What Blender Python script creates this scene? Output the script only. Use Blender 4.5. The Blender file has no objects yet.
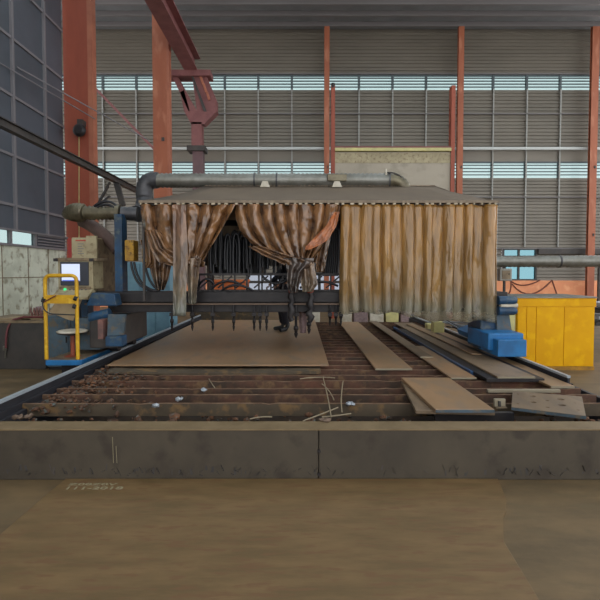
import bpy, bmesh, math, random
from mathutils import Vector, Matrix, noise
random.seed(7)
S = bpy.context.scene
col = S.collection

# ------------------------------------------------------------------ camera
F = 450.0; TH = math.radians(2.0); PY = 287.7; CH = 1.6
cam = bpy.data.cameras.new('camera'); camo = bpy.data.objects.new('camera', cam); col.objects.link(camo)
cam.sensor_width = 36; cam.sensor_fit = 'HORIZONTAL'; cam.lens = 36*F/600
cam.shift_y = (PY-300)/600.0
camo.location = (0, 0, CH); camo.rotation_euler = (math.pi/2-TH, 0, 0)
cam.clip_end = 200
S.camera = camo
# ------------------------------------------------------------------ world, exposure
w = bpy.data.worlds.new('overcast'); S.world = w; w.use_nodes = True
bg = w.node_tree.nodes['Background']; bg.inputs[0].default_value = (1, 1, 1, 1); bg.inputs[1].default_value = 1.03
S.view_settings.view_transform = 'Standard'; S.view_settings.look = 'None'
S.view_settings.exposure = 1.0; S.view_settings.gamma = 1.0; S.view_settings.use_curve_mapping = False


def W(u, v, d):
    a = (u-300)/F; b = (PY-v)/F
    y = math.cos(TH)+b*math.sin(TH); z = -math.sin(TH)+b*math.cos(TH); t = d/y
    return Vector((a*t, d, CH+z*t))
def WX(u, d): return (u-300)/F*d
def WZ(v, d): return W(300, v, d).z
def DG(v, z):
    b = (PY-v)/F; return (z-CH)*(math.cos(TH)+b*math.sin(TH))/(-math.sin(TH)+b*math.cos(TH))

# ------------------------------------------------------------------ materials
MATS = {}
def mat(name, c, rough=.7, metal=0., c2=None, scale=4., detail=6., lo=.35, hi=.65, bump=0., var=0., stretch=(1,1,1), c3=None, emit=None, es=1., spec=.5):
    if name in MATS: return MATS[name]
    m = bpy.data.materials.new(name); m.use_nodes = True; nt = m.node_tree; N = nt.nodes; L = nt.links
    b = N['Principled BSDF']; b.inputs['Roughness'].default_value = rough; b.inputs['Metallic'].default_value = metal
    b.inputs['Specular IOR Level'].default_value = spec
    b.inputs['Base Color'].default_value = (*c, 1)
    if c2 is not None:
        tc = N.new('ShaderNodeTexCoord'); oi = N.new('ShaderNodeObjectInfo'); mp = N.new('ShaderNodeMapping')
        L.new(tc.outputs['Object'], mp.inputs['Vector']); mp.inputs['Scale'].default_value = stretch
        mu = N.new('ShaderNodeMath'); mu.operation = 'MULTIPLY'; mu.inputs[1].default_value = 37; L.new(oi.outputs['Random'], mu.inputs[0])
        L.new(mu.outputs[0], mp.inputs['Location'])
        no = N.new('ShaderNodeTexNoise'); no.inputs['Scale'].default_value = scale; no.inputs['Detail'].default_value = detail; no.inputs['Roughness'].default_value = .62
        L.new(mp.outputs[0], no.inputs['Vector'])
        r = N.new('ShaderNodeValToRGB'); r.color_ramp.elements[0].position = lo; r.color_ramp.elements[1].position = hi
        r.color_ramp.elements[0].color = (*c, 1); r.color_ramp.elements[1].color = (*c2, 1)
        L.new(no.outputs['Fac'], r.inputs[0]); out = r.outputs[0]
        if c3 is not None:
            n2 = N.new('ShaderNodeTexNoise'); n2.inputs['Scale'].default_value = scale*2.7; n2.inputs['Detail'].default_value = 8
            L.new(mp.outputs[0], n2.inputs['Vector'])
            r2 = N.new('ShaderNodeValToRGB'); r2.color_ramp.elements[0].position = .53; r2.color_ramp.elements[1].position = .66
            L.new(n2.outputs['Fac'], r2.inputs[0])
            mx = N.new('ShaderNodeMixRGB'); L.new(r2.outputs[0], mx.inputs[0]); L.new(out, mx.inputs[1]); mx.inputs[2].default_value = (*c3, 1); out = mx.outputs[0]
        if var:
            hs = N.new('ShaderNodeHueSaturation'); ma = N.new('ShaderNodeMath'); ma.operation = 'MULTIPLY_ADD'
            ma.inputs[1].default_value = 2*var; ma.inputs[2].default_value = 1-var; L.new(oi.outputs['Random'], ma.inputs[0])
            L.new(ma.outputs[0], hs.inputs['Value']); L.new(out, hs.inputs['Color']); out = hs.outputs[0]
        L.new(out, b.inputs['Base Color'])
        if bump:
            bp = N.new('ShaderNodeBump'); bp.inputs['Strength'].default_value = bump; bp.inputs['Distance'].default_value = .02
            L.new(no.outputs['Fac'], bp.inputs['Height']); L.new(bp.outputs[0], b.inputs['Normal'])
    if emit: b.inputs['Emission Color'].default_value = (*emit, 1); b.inputs['Emission Strength'].default_value = es
    MATS[name] = m; return m
def lin(r, g, b):
    f = lambda x: ((x/255+.055)/1.055)**2.4 if x > 10 else x/255/12.92
    return (f(r), f(g), f(b))

M = dict(
 floor=mat('oily_floor', lin(90,74,50), .7, 0, lin(116,94,64), 1.3, c3=lin(98,82,56), bump=.2, stretch=(1,2.2,1)),
 groundplate=mat('ground_plate', lin(98,78,48), .6, 0, lin(118,93,60), 4., c3=lin(106,78,50), bump=.1, stretch=(.6,2.6,1)),
 kerb=mat('grimy_kerb', lin(62,55,46), .6, .1, lin(76,68,56), 1.6, c3=lin(57,49,41), bump=.15),
 kerbtop=mat('lit_kerb_top', lin(106,88,60), .7, 0, lin(122,103,74), 5.),  # extra light on the kerb top is put into this lighter colour
 slat=mat('rusty_slat', lin(64,50,40), .8, 0, lin(104,68,52), 3., c3=lin(114,88,62), bump=.4, var=.2, lo=.38, hi=.68),
 slatold=mat('scorched_slat', lin(72,62,50), .8, 0, lin(88,76,60), 3., c3=lin(120,94,62), bump=.4),
 slatedge=mat('pale_edge', lin(138,112,90), .6, .2, lin(96,70,54), 6.),
 plate=mat('brown_steel_plate', lin(136,108,76), .36, .1, lin(156,122,90), 2.2, c3=lin(134,112,90), bump=.05, stretch=(1,.4,1)),
 plategrey=mat('grey_brown_plate', lin(108,90,70), .5, .1, lin(132,112,90), 2.2, c3=lin(106,90,74), bump=.05, stretch=(1,.4,1), var=.08),
 cutedge=mat('cut_edge', lin(150,140,120), .5, .3),
 dark=mat('black_grimy_steel', lin(28,26,30), .5, .2, lin(46,42,42), 5., bump=.15),
 dark2=mat('dark_grey_steel', lin(56,54,54), .6, .1, lin(74,68,64), 3., bump=.1),
 ledge=mat('dusty_ledge', lin(92,76,64), .6, .1, lin(112,92,76), 5.),
 rail=mat('worn_rail', lin(160,168,176), .35, .1),
 raildark=mat('rail_side', lin(34,36,44), .6, .1, lin(48,46,50), 4.),
 blue=mat('blue_paint', lin(26,72,108), .5, 0, lin(28,50,72), 4., c3=lin(70,82,86), bump=.05),
 blue2=mat('bright_blue_paint', lin(30,112,172), .45, 0, lin(26,90,140), 4., bump=.05),
 bluegrey=mat('dirty_blue_grey', lin(78,98,112), .6, 0, lin(62,74,82), 4., c3=lin(100,90,76)),
 paleblue=mat('pale_blue', lin(120,160,178), .5, 0, lin(100,138,158), 3.),
 yellow=mat('yellow_paint', lin(206,160,10), .5, 0, lin(190,142,14), 6., c3=lin(216,172,40)),
 yellowcab=mat('yellow_cabinet', lin(222,164,0), .5, 0, lin(212,152,0), 2., c3=lin(226,170,0), spec=.2, bump=.04),
 yellowdirty=mat('yellow_dirty', lin(170,122,20), .6, 0, lin(120,88,34), 9.),
 cream=mat('cream', lin(206,198,132), .6, 0, lin(180,172,120), 4.),
 beige=mat('beige_enclosure', lin(172,160,128), .55, 0, lin(150,138,108), 4., c3=lin(130,114,86)),
 beigeside=mat('dirty_beige', lin(134,116,90), .6, 0, lin(108,92,72), 4., c3=lin(92,76,60)),
 bezel=mat('dark_bezel', lin(48,52,64), .4),
 screen=mat('lit_screen', (.3,.35,.5), .3, emit=lin(208,216,240), es=.42),
 bar=mat('screen_bar', (.02,.05,.2), .3, emit=lin(70,90,190), es=.5),
 green=mat('green_button', (.02,.4,.15), .4, emit=lin(40,190,110), es=.6),
 red=mat('red_paint', lin(170,44,40), .5, 0, lin(140,40,36), 6.),
 stoolred=mat('orange_red', lin(150,70,44), .6, 0, lin(110,56,40), 6.),
 white=mat('off_white', lin(206,200,186), .6, 0, lin(170,160,140), 6.),
 cardboard=mat('cardboard', lin(168,148,116), .7, 0, lin(146,126,96), 5.),
 column=mat('red_oxide_column', lin(166,96,66), .6, 0, lin(150,84,58), 1.5, c3=lin(176,112,84), stretch=(1,1,.3)),
 columnred=mat('deep_red_column', lin(156,78,56), .6, 0, lin(140,68,50), 1.5, stretch=(1,1,.3)),
 columnside=mat('column_flange', lin(176,110,84), .6, 0, lin(156,92,70), 2.),
 bracket=mat('faded_red_bracket', lin(132,84,82), .6, 0, lin(116,70,70), 3.),
 louvre=mat('grey_louvre', lin(122,115,104), .5, .1, lin(110,104,94), .8, stretch=(.3,1,1)),
 louvredark=mat('dark_blade', lin(70,80,84), .5),
 purlin=mat('pale_purlin', lin(186,190,188), .5),
 postdull=mat('dull_mauve_post', lin(112,84,86), .6, 0, lin(98,76,80), 3.),
 pinkbrown=mat('dusty_red_brown', lin(134,92,84), .7, 0, lin(100,76,72), 9.),
 bluedark=mat('blue_light_tint', lin(56,84,120), .35, .3),  # blue light along the plate gap, put into the strip colour
 roofsheet=mat('roof_sheet', lin(120,122,124), .6, 0, lin(106,108,110), 1.),
 purlinm=mat('purlin_mid', lin(150,150,146), .5),
 purlind=mat('purlin_brown', lin(112,108,108), .5),
 lwall=mat('slate_panel', lin(84,90,100), .5, .1, lin(74,80,88), .7),
 lframe=mat('panel_frame', lin(120,118,122), .5),
 lowwall=mat('stained_wall', lin(208,212,196), .8, 0, lin(184,188,172), 1.6, c3=lin(142,138,118), bump=.1, lo=.4, hi=.6),
 terracotta=mat('terracotta_wall', lin(236,158,114), .75, 0, lin(220,144,104), 1.2, c3=lin(240,172,128)),
 duct=mat('galvanised_duct', lin(134,134,128), .38, .5, lin(112,110,102), 5.),
 ductdark=mat('sooty_duct', lin(88,88,90), .45, .4, lin(64,64,68), 5.),
 ductdust=mat('dusty_duct', lin(120,113,92), .35, .5, lin(84,76,62), 5.),
 brownpipe=mat('brown_pipe', lin(104,82,74), .6, .1, lin(84,66,60), 5.),
 canopy=mat('canopy_cloth', lin(108,94,78), .8, 0, lin(98,85,71), 2.),
 seam=mat('canopy_edge', lin(140,124,106), .7, 0, lin(112,98,82), 10.),
 ring=mat('pale_ring', lin(196,182,158), .5, 0, lin(150,136,112), 9.),
 hose=mat('black_hose', lin(20,21,28), .4),
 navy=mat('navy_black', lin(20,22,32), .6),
 boot=mat('black_boot', lin(24,24,28), .5),
 jacket=mat('dark_cloth', lin(38,40,50), .9),
 trousers=mat('dark_trousers', lin(34,34,42), .9),
 skin=mat('skin', lin(176,130,104), .6), hair=mat('black_hair', lin(20,18,18), .6),
 slag=mat('slag', lin(52,42,36), .9, 0, lin(112,74,48), 9., c3=lin(84,90,86), bump=.5),
 wire=mat('pale_wire', lin(138,124,100), .6),
 chalk=mat('chalk', lin(142,134,106), .9),
 beigepanel=mat('beige_panel', lin(168,158,142), .6, 0, lin(158,148,132), 1., c3=lin(150,142,126)),
 orange=mat('orange_bin', lin(206,110,50), .6, 0, lin(180,90,44), 4.),
 pipes=mat('silver_bar', lin(170,176,184), .4, .5),
 redhose=mat('red_hose', lin(96,40,44), .5), browncable=mat('brown_cable', lin(110,60,44), .6),
 rustbase=mat('pit_floor', lin(48,40,34), .9, 0, lin(70,54,40), 4., bump=.3),
 yelbox=mat('yellow_valve', lin(190,146,40), .6, 0, lin(150,110,40), 8., c3=lin(96,70,36)),
 torchorange=mat('torch_orange', lin(170,70,44), .6, 0, lin(110,50,40), 12.),
 printred=mat('print_red', lin(180,70,56), .7), printgrey=mat('print_grey', lin(120,118,116), .7),
 pink=mat('dusty_pink', lin(150,130,130), .8, 0, lin(120,100,100), 20.),
)
def glass_mat(name, tint):
    m = bpy.data.materials.new(name); m.use_nodes = True; nt = m.node_tree; nt.nodes.clear()
    o = nt.nodes.new('ShaderNodeOutputMaterial'); t = nt.nodes.new('ShaderNodeBsdfTransparent'); t.inputs[0].default_value = (*tint, 1)
    g = nt.nodes.new('ShaderNodeBsdfGlossy'); g.inputs['Roughness'].default_value = .05
    mx = nt.nodes.new('ShaderNodeMixShader'); mx.inputs[0].default_value = .04
    nt.links.new(t.outputs[0], mx.inputs[1]); nt.links.new(g.outputs[0], mx.inputs[2]); nt.links.new(mx.outputs[0], o.inputs[0])
    return m
M['added_rooflight'] = glass_mat('added_rooflight_sheet', (.9, .95, .97)); M['glazing'] = glass_mat('tinted_glazing', (.54, .62, .62)); M['pane'] = glass_mat('blue_pane', (.34, .5, .54))
M['paneb'] = glass_mat('clear_pane', (.46, .48, .52))

def curtain_mat(name, c_top, c_mid, c_low, z0, z1, trans=.35, rough=.35, alpha=1., ns=(4, 1.4), nf=.8):
    """dirty PVC: brown soot stains streaked down the strips, greyer cleaner film at the bottom"""
    m = bpy.data.materials.new(name); m.use_nodes = True; nt = m.node_tree; N = nt.nodes; L = nt.links
    b = N['Principled BSDF']; b.inputs['Roughness'].default_value = rough; out = N['Material Output']
    geo = N.new('ShaderNodeNewGeometry'); sp = N.new('ShaderNodeSeparateXYZ'); L.new(geo.outputs['Position'], sp.inputs[0])
    mr = N.new('ShaderNodeMapRange'); mr.inputs['From Min'].default_value = z0; mr.inputs['From Max'].default_value = z1
    L.new(sp.outputs['Z'], mr.inputs['Value'])
    mp = N.new('ShaderNodeMapping'); mp.inputs['Scale'].default_value = (ns[0], ns[0], ns[1]); L.new(geo.outputs['Position'], mp.inputs['Vector'])
    no = N.new('ShaderNodeTexNoise'); no.inputs['Scale'].default_value = 1.6; no.inputs['Detail'].default_value = 7; L.new(mp.outputs[0], no.inputs['Vector'])
    ad = N.new('ShaderNodeMath'); ad.operation = 'MULTIPLY_ADD'; ad.inputs[1].default_value = .5; L.new(no.outputs['Fac'], ad.inputs[0])
    sb = N.new('ShaderNodeMath'); sb.operation = 'SUBTRACT'; L.new(mr.outputs[0], sb.inputs[0]); sb.inputs[1].default_value = .25
    L.new(sb.outputs[0], ad.inputs[2])
    r = N.new('ShaderNodeValToRGB'); e = r.color_ramp.elements; e[0].position = .08; e[0].color = (*c_low, 1); e[1].position = .95; e[1].color = (*c_top, 1)
    x = r.color_ramp.elements.new(.3); x.color = (*c_mid, 1)
    L.new(ad.outputs[0], r.inputs[0])
    n2 = N.new('ShaderNodeTexNoise'); n2.inputs['Scale'].default_value = 3.1; n2.inputs['Detail'].default_value = 6; L.new(mp.outputs[0], n2.inputs['Vector'])
    r2 = N.new('ShaderNodeValToRGB'); r2.color_ramp.elements[0].position = .36; r2.color_ramp.elements[1].position = .62
    r2.color_ramp.elements[0].color = (.34, .31, .33, 1); r2.color_ramp.elements[1].color = (1.15, 1.12, 1.05, 1); L.new(n2.outputs['Fac'], r2.inputs[0])
    mx = N.new('ShaderNodeMixRGB'); mx.blend_type = 'MULTIPLY'; mx.inputs[0].default_value = nf; L.new(r.outputs[0], mx.inputs[1]); L.new(r2.outputs[0], mx.inputs[2])
    L.new(mx.outputs[0], b.inputs['Base Color'])
    bp = N.new('ShaderNodeBump'); bp.inputs['Strength'].default_value = .12; bp.inputs['Distance'].default_value = .02
    L.new(n2.outputs['Fac'], bp.inputs['Height']); L.new(bp.outputs[0], b.inputs['Normal'])
    # creases pressed into the film
    cm = N.new('ShaderNodeMapping'); cm.inputs['Scale'].default_value = (9, 9, 2.6); L.new(geo.outputs['Position'], cm.inputs['Vector'])
    vo = N.new('ShaderNodeTexVoronoi'); vo.feature = 'DISTANCE_TO_EDGE'; vo.inputs['Scale'].default_value = 1.; 
    n4 = N.new('ShaderNodeTexNoise'); n4.inputs['Scale'].default_value = 1.3; L.new(cm.outputs[0], n4.inputs['Vector'])
    va = N.new('ShaderNodeVectorMath'); va.operation = 'ADD'; L.new(cm.outputs[0], va.inputs[0]); L.new(n4.outputs['Color'], va.inputs[1]); L.new(va.outputs[0], vo.inputs['Vector'])
    b2 = N.new('ShaderNodeBump'); b2.inputs['Strength'].default_value = .55; b2.inputs['Distance'].default_value = .03
    L.new(vo.outputs['Distance'], b2.inputs['Height']); L.new(bp.outputs[0], b2.inputs['Normal']); L.new(b2.outputs[0], b.inputs['Normal'])
    b.inputs['Coat Weight'].default_value = 1.; b.inputs['Coat Roughness'].default_value = .1; L.new(b2.outputs[0], b.inputs['Coat Normal'])
    tr = N.new('ShaderNodeBsdfTranslucent'); L.new(mx.outputs[0], tr.inputs[0])
    m1 = N.new('ShaderNodeMixShader'); m1.inputs[0].default_value = trans; L.new(b.outputs[0], m1.inputs[1]); L.new(tr.outputs[0], m1.inputs[2]); res = m1.outputs[0]
    if alpha < 1:
        tp = N.new('ShaderNodeBsdfTransparent'); m2 = N.new('ShaderNodeMixShader')
        ra = N.new('ShaderNodeMapRange'); ra.inputs['From Min'].default_value = .0; ra.inputs['From Max'].default_value = .42
        ra.inputs['To Min'].default_value = alpha; ra.inputs['To Max'].default_value = 1; L.new(mr.outputs[0], ra.inputs['Value'])
        L.new(ra.outputs[0], m2.inputs[0]); L.new(tp.outputs[0], m2.inputs[1]); L.new(res, m2.inputs[2]); res = m2.outputs[0]
    L.new(res, out.inputs['Surface']); return m

# ------------------------------------------------------------------ mesh helpers
WL = {}
class MB:
    def __init__(s): s.v = []; s.f = []; s.sm = []
    def add(s, vs, fs, smooth=False):
        o = len(s.v); s.v += [Vector(p) for p in vs]; s.f += [[o+i for i in f] for f in fs]; s.sm += [smooth]*len(fs); return s
    def box(s, x0, x1, y0, y1, z0, z1):
        if x0 > x1: x0, x1 = x1, x0
        if y0 > y1: y0, y1 = y1, y0
        if z0 > z1: z0, z1 = z1, z0
        return s.add([(x0,y0,z0),(x1,y0,z0),(x1,y1,z0),(x0,y1,z0),(x0,y0,z1),(x1,y0,z1),(x1,y1,z1),(x0,y1,z1)],
                     [(3,2,1,0),(4,5,6,7),(0,1,5,4),(1,2,6,5),(2,3,7,6),(3,0,4,7)])
    def prism(s, pts, vec):
        n = len(pts); vec = Vector(vec); a = [Vector(p) for p in pts]
        nrm = sum(((a[i]).cross(a[(i+1) % n]) for i in range(n)), Vector())
        if nrm.dot(vec) > 0: a = a[::-1]
        return s.add(a+[p+vec for p in a], [list(range(n)), list(range(2*n-1, n-1, -1))]+[[(i+1) % n, i, n+i, n+(i+1) % n] for i in range(n)])
    def tube(s, path, r, n=10, caps=True):
        P = [Vector(p) for p in path]; R = r if isinstance(r, (list, tuple)) else [r]*len(P); vs = []; fs = []
        up = None
        for i, p in enumerate(P):
            t = (P[min(i+1, len(P)-1)]-P[max(i-1, 0)]).normalized()
            if up is None: up = Vector((0,0,1)) if abs(t.z) < .9 else Vector((1,0,0))
            a = t.cross(up).normalized() if t.cross(up).length > 1e-4 else t.orthogonal().normalized(); b = a.cross(t).normalized(); up = b
            for k in range(n):
                q = 2*math.pi*k/n; vs.append(p+(a*math.cos(q)+b*math.sin(q))*R[i])
        for i in range(len(P)-1):
            for k in range(n):
                fs.append((i*n+k, i*n+(k+1) % n, (i+1)*n+(k+1) % n, (i+1)*n+k))
        s.add(vs, fs, True)
        if caps:
            s.add(vs[:n], [list(range(n))[::-1]]); s.add(vs[-n:], [list(range(n))])
        return s
    def bar(s, a, b, w, h=None):
        """rectangular bar from a to b, w across, h the other way"""
        h = h or w; a = Vector(a); b = Vector(b); t = (b-a).normalized()
        up = Vector((0,0,1)) if abs(t.z) < .95 else Vector((0,1,0))
        x = t.cross(up).normalized(); y = x.cross(t).normalized()
        c = [x*i*w/2+y*j*h/2 for i, j in ((-1,-1),(1,-1),(1,1),(-1,1))]
        return s.add([a+k for k in c]+[b+k for k in c], [(3,2,1,0),(4,5,6,7),(0,1,5,4),(1,2,6,5),(2,3,7,6),(3,0,4,7)][:])
    def grid(s, P, smooth=True):
        r = len(P); c = len(P[0]); return s.add([p for row in P for p in row], [(i*c+j, i*c+j+1, (i+1)*c+j+1, (i+1)*c+j) for i in range(r-1) for j in range(c-1)], smooth)
    def lump(s, c, r, seed=0):
        t = (1+5**.5)/2; V = [(-1,t,0),(1,t,0),(-1,-t,0),(1,-t,0),(0,-1,t),(0,1,t),(0,-1,-t),(0,1,-t),(t,0,-1),(t,0,1),(-t,0,-1),(-t,0,1)]
        Fs = [(0,11,5),(0,5,1),(0,1,7),(0,7,10),(0,10,11),(1,5,9),(5,11,4),(11,10,2),(10,7,6),(7,1,8),(3,9,4),(3,4,2),(3,2,6),(3,6,8),(3,8,9),(4,9,5),(2,4,11),(6,2,10),(8,6,7),(9,8,1)]
        sc = (random.uniform(.6,1.4), random.uniform(.6,1.4), random.uniform(.4,1.))
        return s.add([Vector((x*sc[0],y*sc[1],z*sc[2]))*r/1.9*random.uniform(.75,1.25)+Vector(c) for x,y,z in V], Fs)
    def build(s, name, m, parent=None, bevel=0., solid=0., sub=0, recalc=False):
        xs = [p.x for p in s.v]; ys = [p.y for p in s.v]; zs = [p.z for p in s.v]
        o0 = Vector(((min(xs)+max(xs))/2, (min(ys)+max(ys))/2, min(zs)))
        me = bpy.data.meshes.new(name); me.from_pydata([p-o0 for p in s.v], [], s.f); me.update()
        me.polygons.foreach_set('use_smooth', s.sm)
        if recalc:
            bm = bmesh.new(); bm.from_mesh(me); bmesh.ops.remove_doubles(bm, verts=bm.verts, dist=1e-6); bmesh.ops.recalc_face_normals(bm, faces=bm.faces); bm.to_mesh(me); bm.free()
        me.materials.append(M[m] if isinstance(m, str) else m)
        o = bpy.data.objects.new(name, me); col.objects.link(o); WL[o] = o0
        if parent is not None: o.parent = parent; o.location = o0-WL[parent]
        else: o.location = o0
        if bevel:
            b = o.modifiers.new('bevel', 'BEVEL'); b.width = bevel; b.segments = 2; b.limit_method = 'ANGLE'
        if solid:
            b = o.modifiers.new('solid', 'SOLIDIFY'); b.thickness = solid; b.offset = 0
        if sub:
            b = o.modifiers.new('sub', 'SUBSURF'); b.levels = sub; b.render_levels = sub
        return o
def tag(o, label=None, cat=None, group=None, kind=None):
    if label: o['label'] = label
    if cat: o['category'] = cat
    if group: o['group'] = group
    if kind: o['kind'] = kind
    return o
def empty(name, loc, label, cat, group=None):
    o = bpy.data.objects.new(name, None); o.empty_display_size = .1; col.objects.link(o); o.location = loc; WL[o] = Vector(loc); return tag(o, label, cat, group)
def dup(o, delta, parent=None):
    c = o.copy(); col.objects.link(c); d = Vector(delta)
    if parent is None: c.location = o.location+d
    else: c.parent = parent
    WL[c] = WL[o]+d
    for ch in list(o.children): dup(ch, d, c)
    return c
def struct(o): o['kind'] = 'structure'; return o
def spiral_tube(path, r, pitch=.05, amp=.012, n=14):
    """ribbed duct: radius ripples along the length"""
    P = [Vector(p) for p in path]; out = []; R = []; 
    for i in range(len(P)-1):
        L = (P[i+1]-P[i]).length; k = max(2, int(L/(pitch/2)))
        for j in range(k):
            out.append(P[i].lerp(P[i+1], j/k)); R.append(r+(amp if len(R) % 2 else -amp))
    out.append(P[-1]); R.append(r)
    return out, R
def arc(P0, P1, P2, n=8):
    P0, P1, P2 = Vector(P0), Vector(P1), Vector(P2)
    return [(1-t)**2*P0+2*t*(1-t)*P1+t*t*P2 for t in [i/n for i in range(n+1)]]

# ================================================================== SETTING
# floor of the hall
struct(MB().box(-16, 18, -10, 22, -.2, 0).build('floor', 'floor'))

HT = 12.6      # eaves height of the hall
rf = MB()
for xa_, xb_ in [(-16, -13.5), (-10.8, -8.2), (-5.4, -2.8), (0, 2.6), (5.4, 8), (10.8, 13.4), (16.2, 18)]: rf.box(xa_, xb_, -10, 17.8, HT, HT+.12)
rf.box(-16, 18, 17.8, 22, HT, HT+.12)
struct(rf.build('ceiling', 'roofsheet'))
k = 6
for xa_, xb_ in [(-13.5, -10.8), (-8.2, -5.4), (-2.8, 0), (2.6, 5.4), (8, 10.8), (13.4, 16.2)]:
    struct(MB().box(xa_, xb_, -10, 17.8, HT+.05, HT+.07).build('window_%d' % k, 'added_rooflight')); k += 1  # unseen roof lights, added so daylight reaches the hall
t = MB()
for y in (18.6, 19.4, 20.2): t.box(-16, 18, y-.05, y+.05, HT-.2, HT)
for y in (-9, -5, -1, 3, 7, 11, 15): t.box(-16, 18, y-.05, y+.05, HT-.2, HT)
struct(t.build('trim_8', 'purlind'))
# rear wall: horizontal metal blades, glazed louvre bands, purlins
YW = 20.8
z = lambda v: WZ(v, YW)
def blades(mb, x0, x1, z0, z1, p=.155):
    n = max(1, round((z1-z0)/p)); h = (z1-z0)/n
    for i in range(n):
        a = z0+i*h
        mb.add([(x0,YW+.03,a),(x1,YW+.03,a),(x1,YW-.028,a+.02),(x0,YW-.028,a+.02),(x0,YW,a+h),(x1,YW,a+h),(x0,YW+.03,a+h),(x1,YW+.03,a+h)],
               [(0,3,2,1)[::-1],(3,4,5,2)[::-1],(4,6,7,5)[::-1]])
wb = MB()
XL, XR = -11.6, 14.
blades(wb, XL, XR, z(248), z(178)); blades(wb, XL, XR, z(150), z(90)); blades(wb, XL, XR, z(74.5), HT)
wb.box(XL, XR, YW-.02, YW+.05, z(162), z(150))
# blades around the lower window
w0, w1 = WX(501, YW), WX(536.5, YW)
v0, v1 = WX(247, YW), WX(346, YW)
blades(wb, XL, v0, z(281), z(248)); blades(wb, v1, w0, z(281), z(248)); blades(wb, w1, XR, z(281), z(248))
blades(wb, v0, v1, z(273), z(248))
struct(wb.build('wall_back', 'louvre'))
lw = MB(); lw.box(XL, v0, YW-.1, YW+.1, 0, z(280.5)); lw.box(v1, XR, YW-.1, YW+.1, 0, z(280.5)); lw.box(v0, v1, YW-.1, YW+.1, 0, z(291))
struct(lw.build('wall_back', 'terracotta'))
for k, (va, vb) in enumerate(((90, 75.2), (178, 162))):
    za, zb = z(va), z(vb)
    root = struct(MB().box(XL, XR, YW-.05, YW+.07, zb-.05, zb+.01).build('window_%d' % (k+1), 'louvredark'))
    fr = MB()
    n = 5
    for i in range(1, n): 
        c = za+(zb-za)*(i-.0)/n
        fr.box(XL, XR, YW-.03, YW+.04, c-.02, c+.016)
    fr.build('louvre_blade', 'louvredark', root)
    MB().box(XL, XR, YW+.08, YW+.09, za, zb).build('glazing', 'glazing', root)
    fv = MB()
    for u in [457+33*j for j in range(-7, 7) if j % 4]+[106, 139]:
        x = WX(u, YW)
        fv.box(x-.05, x+.05, YW-.06, YW+.04, za, zb)
    fv.build('mullion', 'louvredark', root)
# the bottom window right, two over two panes
def window(n, x0, x1, z0, z1, zm, xm, pane):
    root = struct(MB().box(x0-.07, x1+.07, YW-.09, YW+.06, z0-.08, z0).build('window_%d' % n, 'dark2'))
    f = MB(); f.box(x0-.07, x1+.07, YW-.09, YW+.06, z1, z1+.08); f.box(x0-.07, x0, YW-.09, YW+.06, z0, z1); f.box(x1, x1+.07, YW-.09, YW+.06, z0, z1)
    for q in xm: f.box(q-.035, q+.035, YW-.07, YW+.05, z0, z1)
    for q in zm: f.box(x0, x1, YW-.07, YW+.05, q-.06, q+.06)
    f.build('window_frame', 'dark2', root); MB().box(x0, x1, YW, YW+.01, z0, z1).build('pane', pane, root)
window(3, w0+.1, w1-.1, z(279), z(250), [z(257)], [WX(518, YW)], 'pane')
window(4, v0+.1, v1-.1, z(290), z(274.5), [z(282)], [WX(u, YW) for u in (262, 277, 292, 308, 320, 333)], 'paneb')
# purlins and vertical stiffeners of the rear wall
t = MB()
t.box(XL, XR, YW-.3, YW-.22, z(151.3), z(148.7)); struct(t.build('trim_1', 'purlin'))
t = MB()
for v in (114.5, 197.5, 248.5): t.box(XL, XR, YW-.12, YW-.05, z(v+.5), z(v-.5))
t.box(XL, XR, YW-.12, YW-.02, z(75.2), z(74.2)); struct(t.build('trim_2', 'purlind'))
t = MB()
for u in [457+33*j for j in range(-7, 7) if j % 4]+[106, 139]:
    if 1:
        x = WX(u, YW); t.box(x-.028, x+.028, YW-.12, YW-.06, z(247), z(90))
struct(t.build('trim_3', 'purlinm'))
struct(MB().box(WX(536, YW), XR, YW-.2, YW-.08, z(254), z(249)).build('trim_4', 'dark2'))

# columns of the rear wall
def column(x, y, w, z1, m, label, dz=.12, flange=None, group=None):
    r = empty('steel_column', (x, y, 0), label, 'column', group)
    c = MB(); c.box(x-w/2, x+w/2, y-.02, y, 0.03, z1); c.box(x-w/2, x+w/2, y+dz, y+dz+.02, 0.03, z1); c.box(x-.01, x+.01, y, y+dz, .03, z1)
    c.build('column_shaft', m, r)
    MB().box(x-w*.75, x+w*.75, y-.1, y+dz+.1, 0, .03).build('base_plate', m, r)
    if flange: MB().box(x+w/2, x+w/2+flange, y-.04, y+.25, .03, z1).build('side_flange', 'columnside', r)
    for q in (3.2, 6.2): MB().box(x+w*.1, x+w*.3, y-.05, y-.02, q, q+.12).build('bolted_plate', 'dark2', r)
    return r
H2 = HT
column(WX(326.5, 20.2), 20.2, WX(305, 20.2), H2, 'column', 'orange steel wall column rising behind the middle of the canopy')
column(WX(458.5, 20.2), 20.2, WX(305.5, 20.2), H2, 'column', 'orange steel wall column above the right end of the canopy')
column(WX(590.5, 20.2), 20.2, WX(307, 20.2), H2, 'column', 'orange steel wall column behind the yellow cabinet')
column(WX(162, 16), 16, WX(314, 16), HT, 'column', 'broad orange column left of the canopy with pale side flange', flange=.08)
c = column(WX(79.5, 14.6), 14.6, WX(324, 14.6), HT, 'columnred', 'wide deep red column at the end of the slate wall', flange=.15)
tag(MB().tube([W(79, v, 14.55) for v in (135, 170, 238)], .012, 6).build('cable', 'cream', c))
p = W(79, 130, 14.3)
b = empty('siren_horn', W(79, 137, 14.4), 'round black siren horn fixed to the wide deep red column', 'siren')
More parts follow.
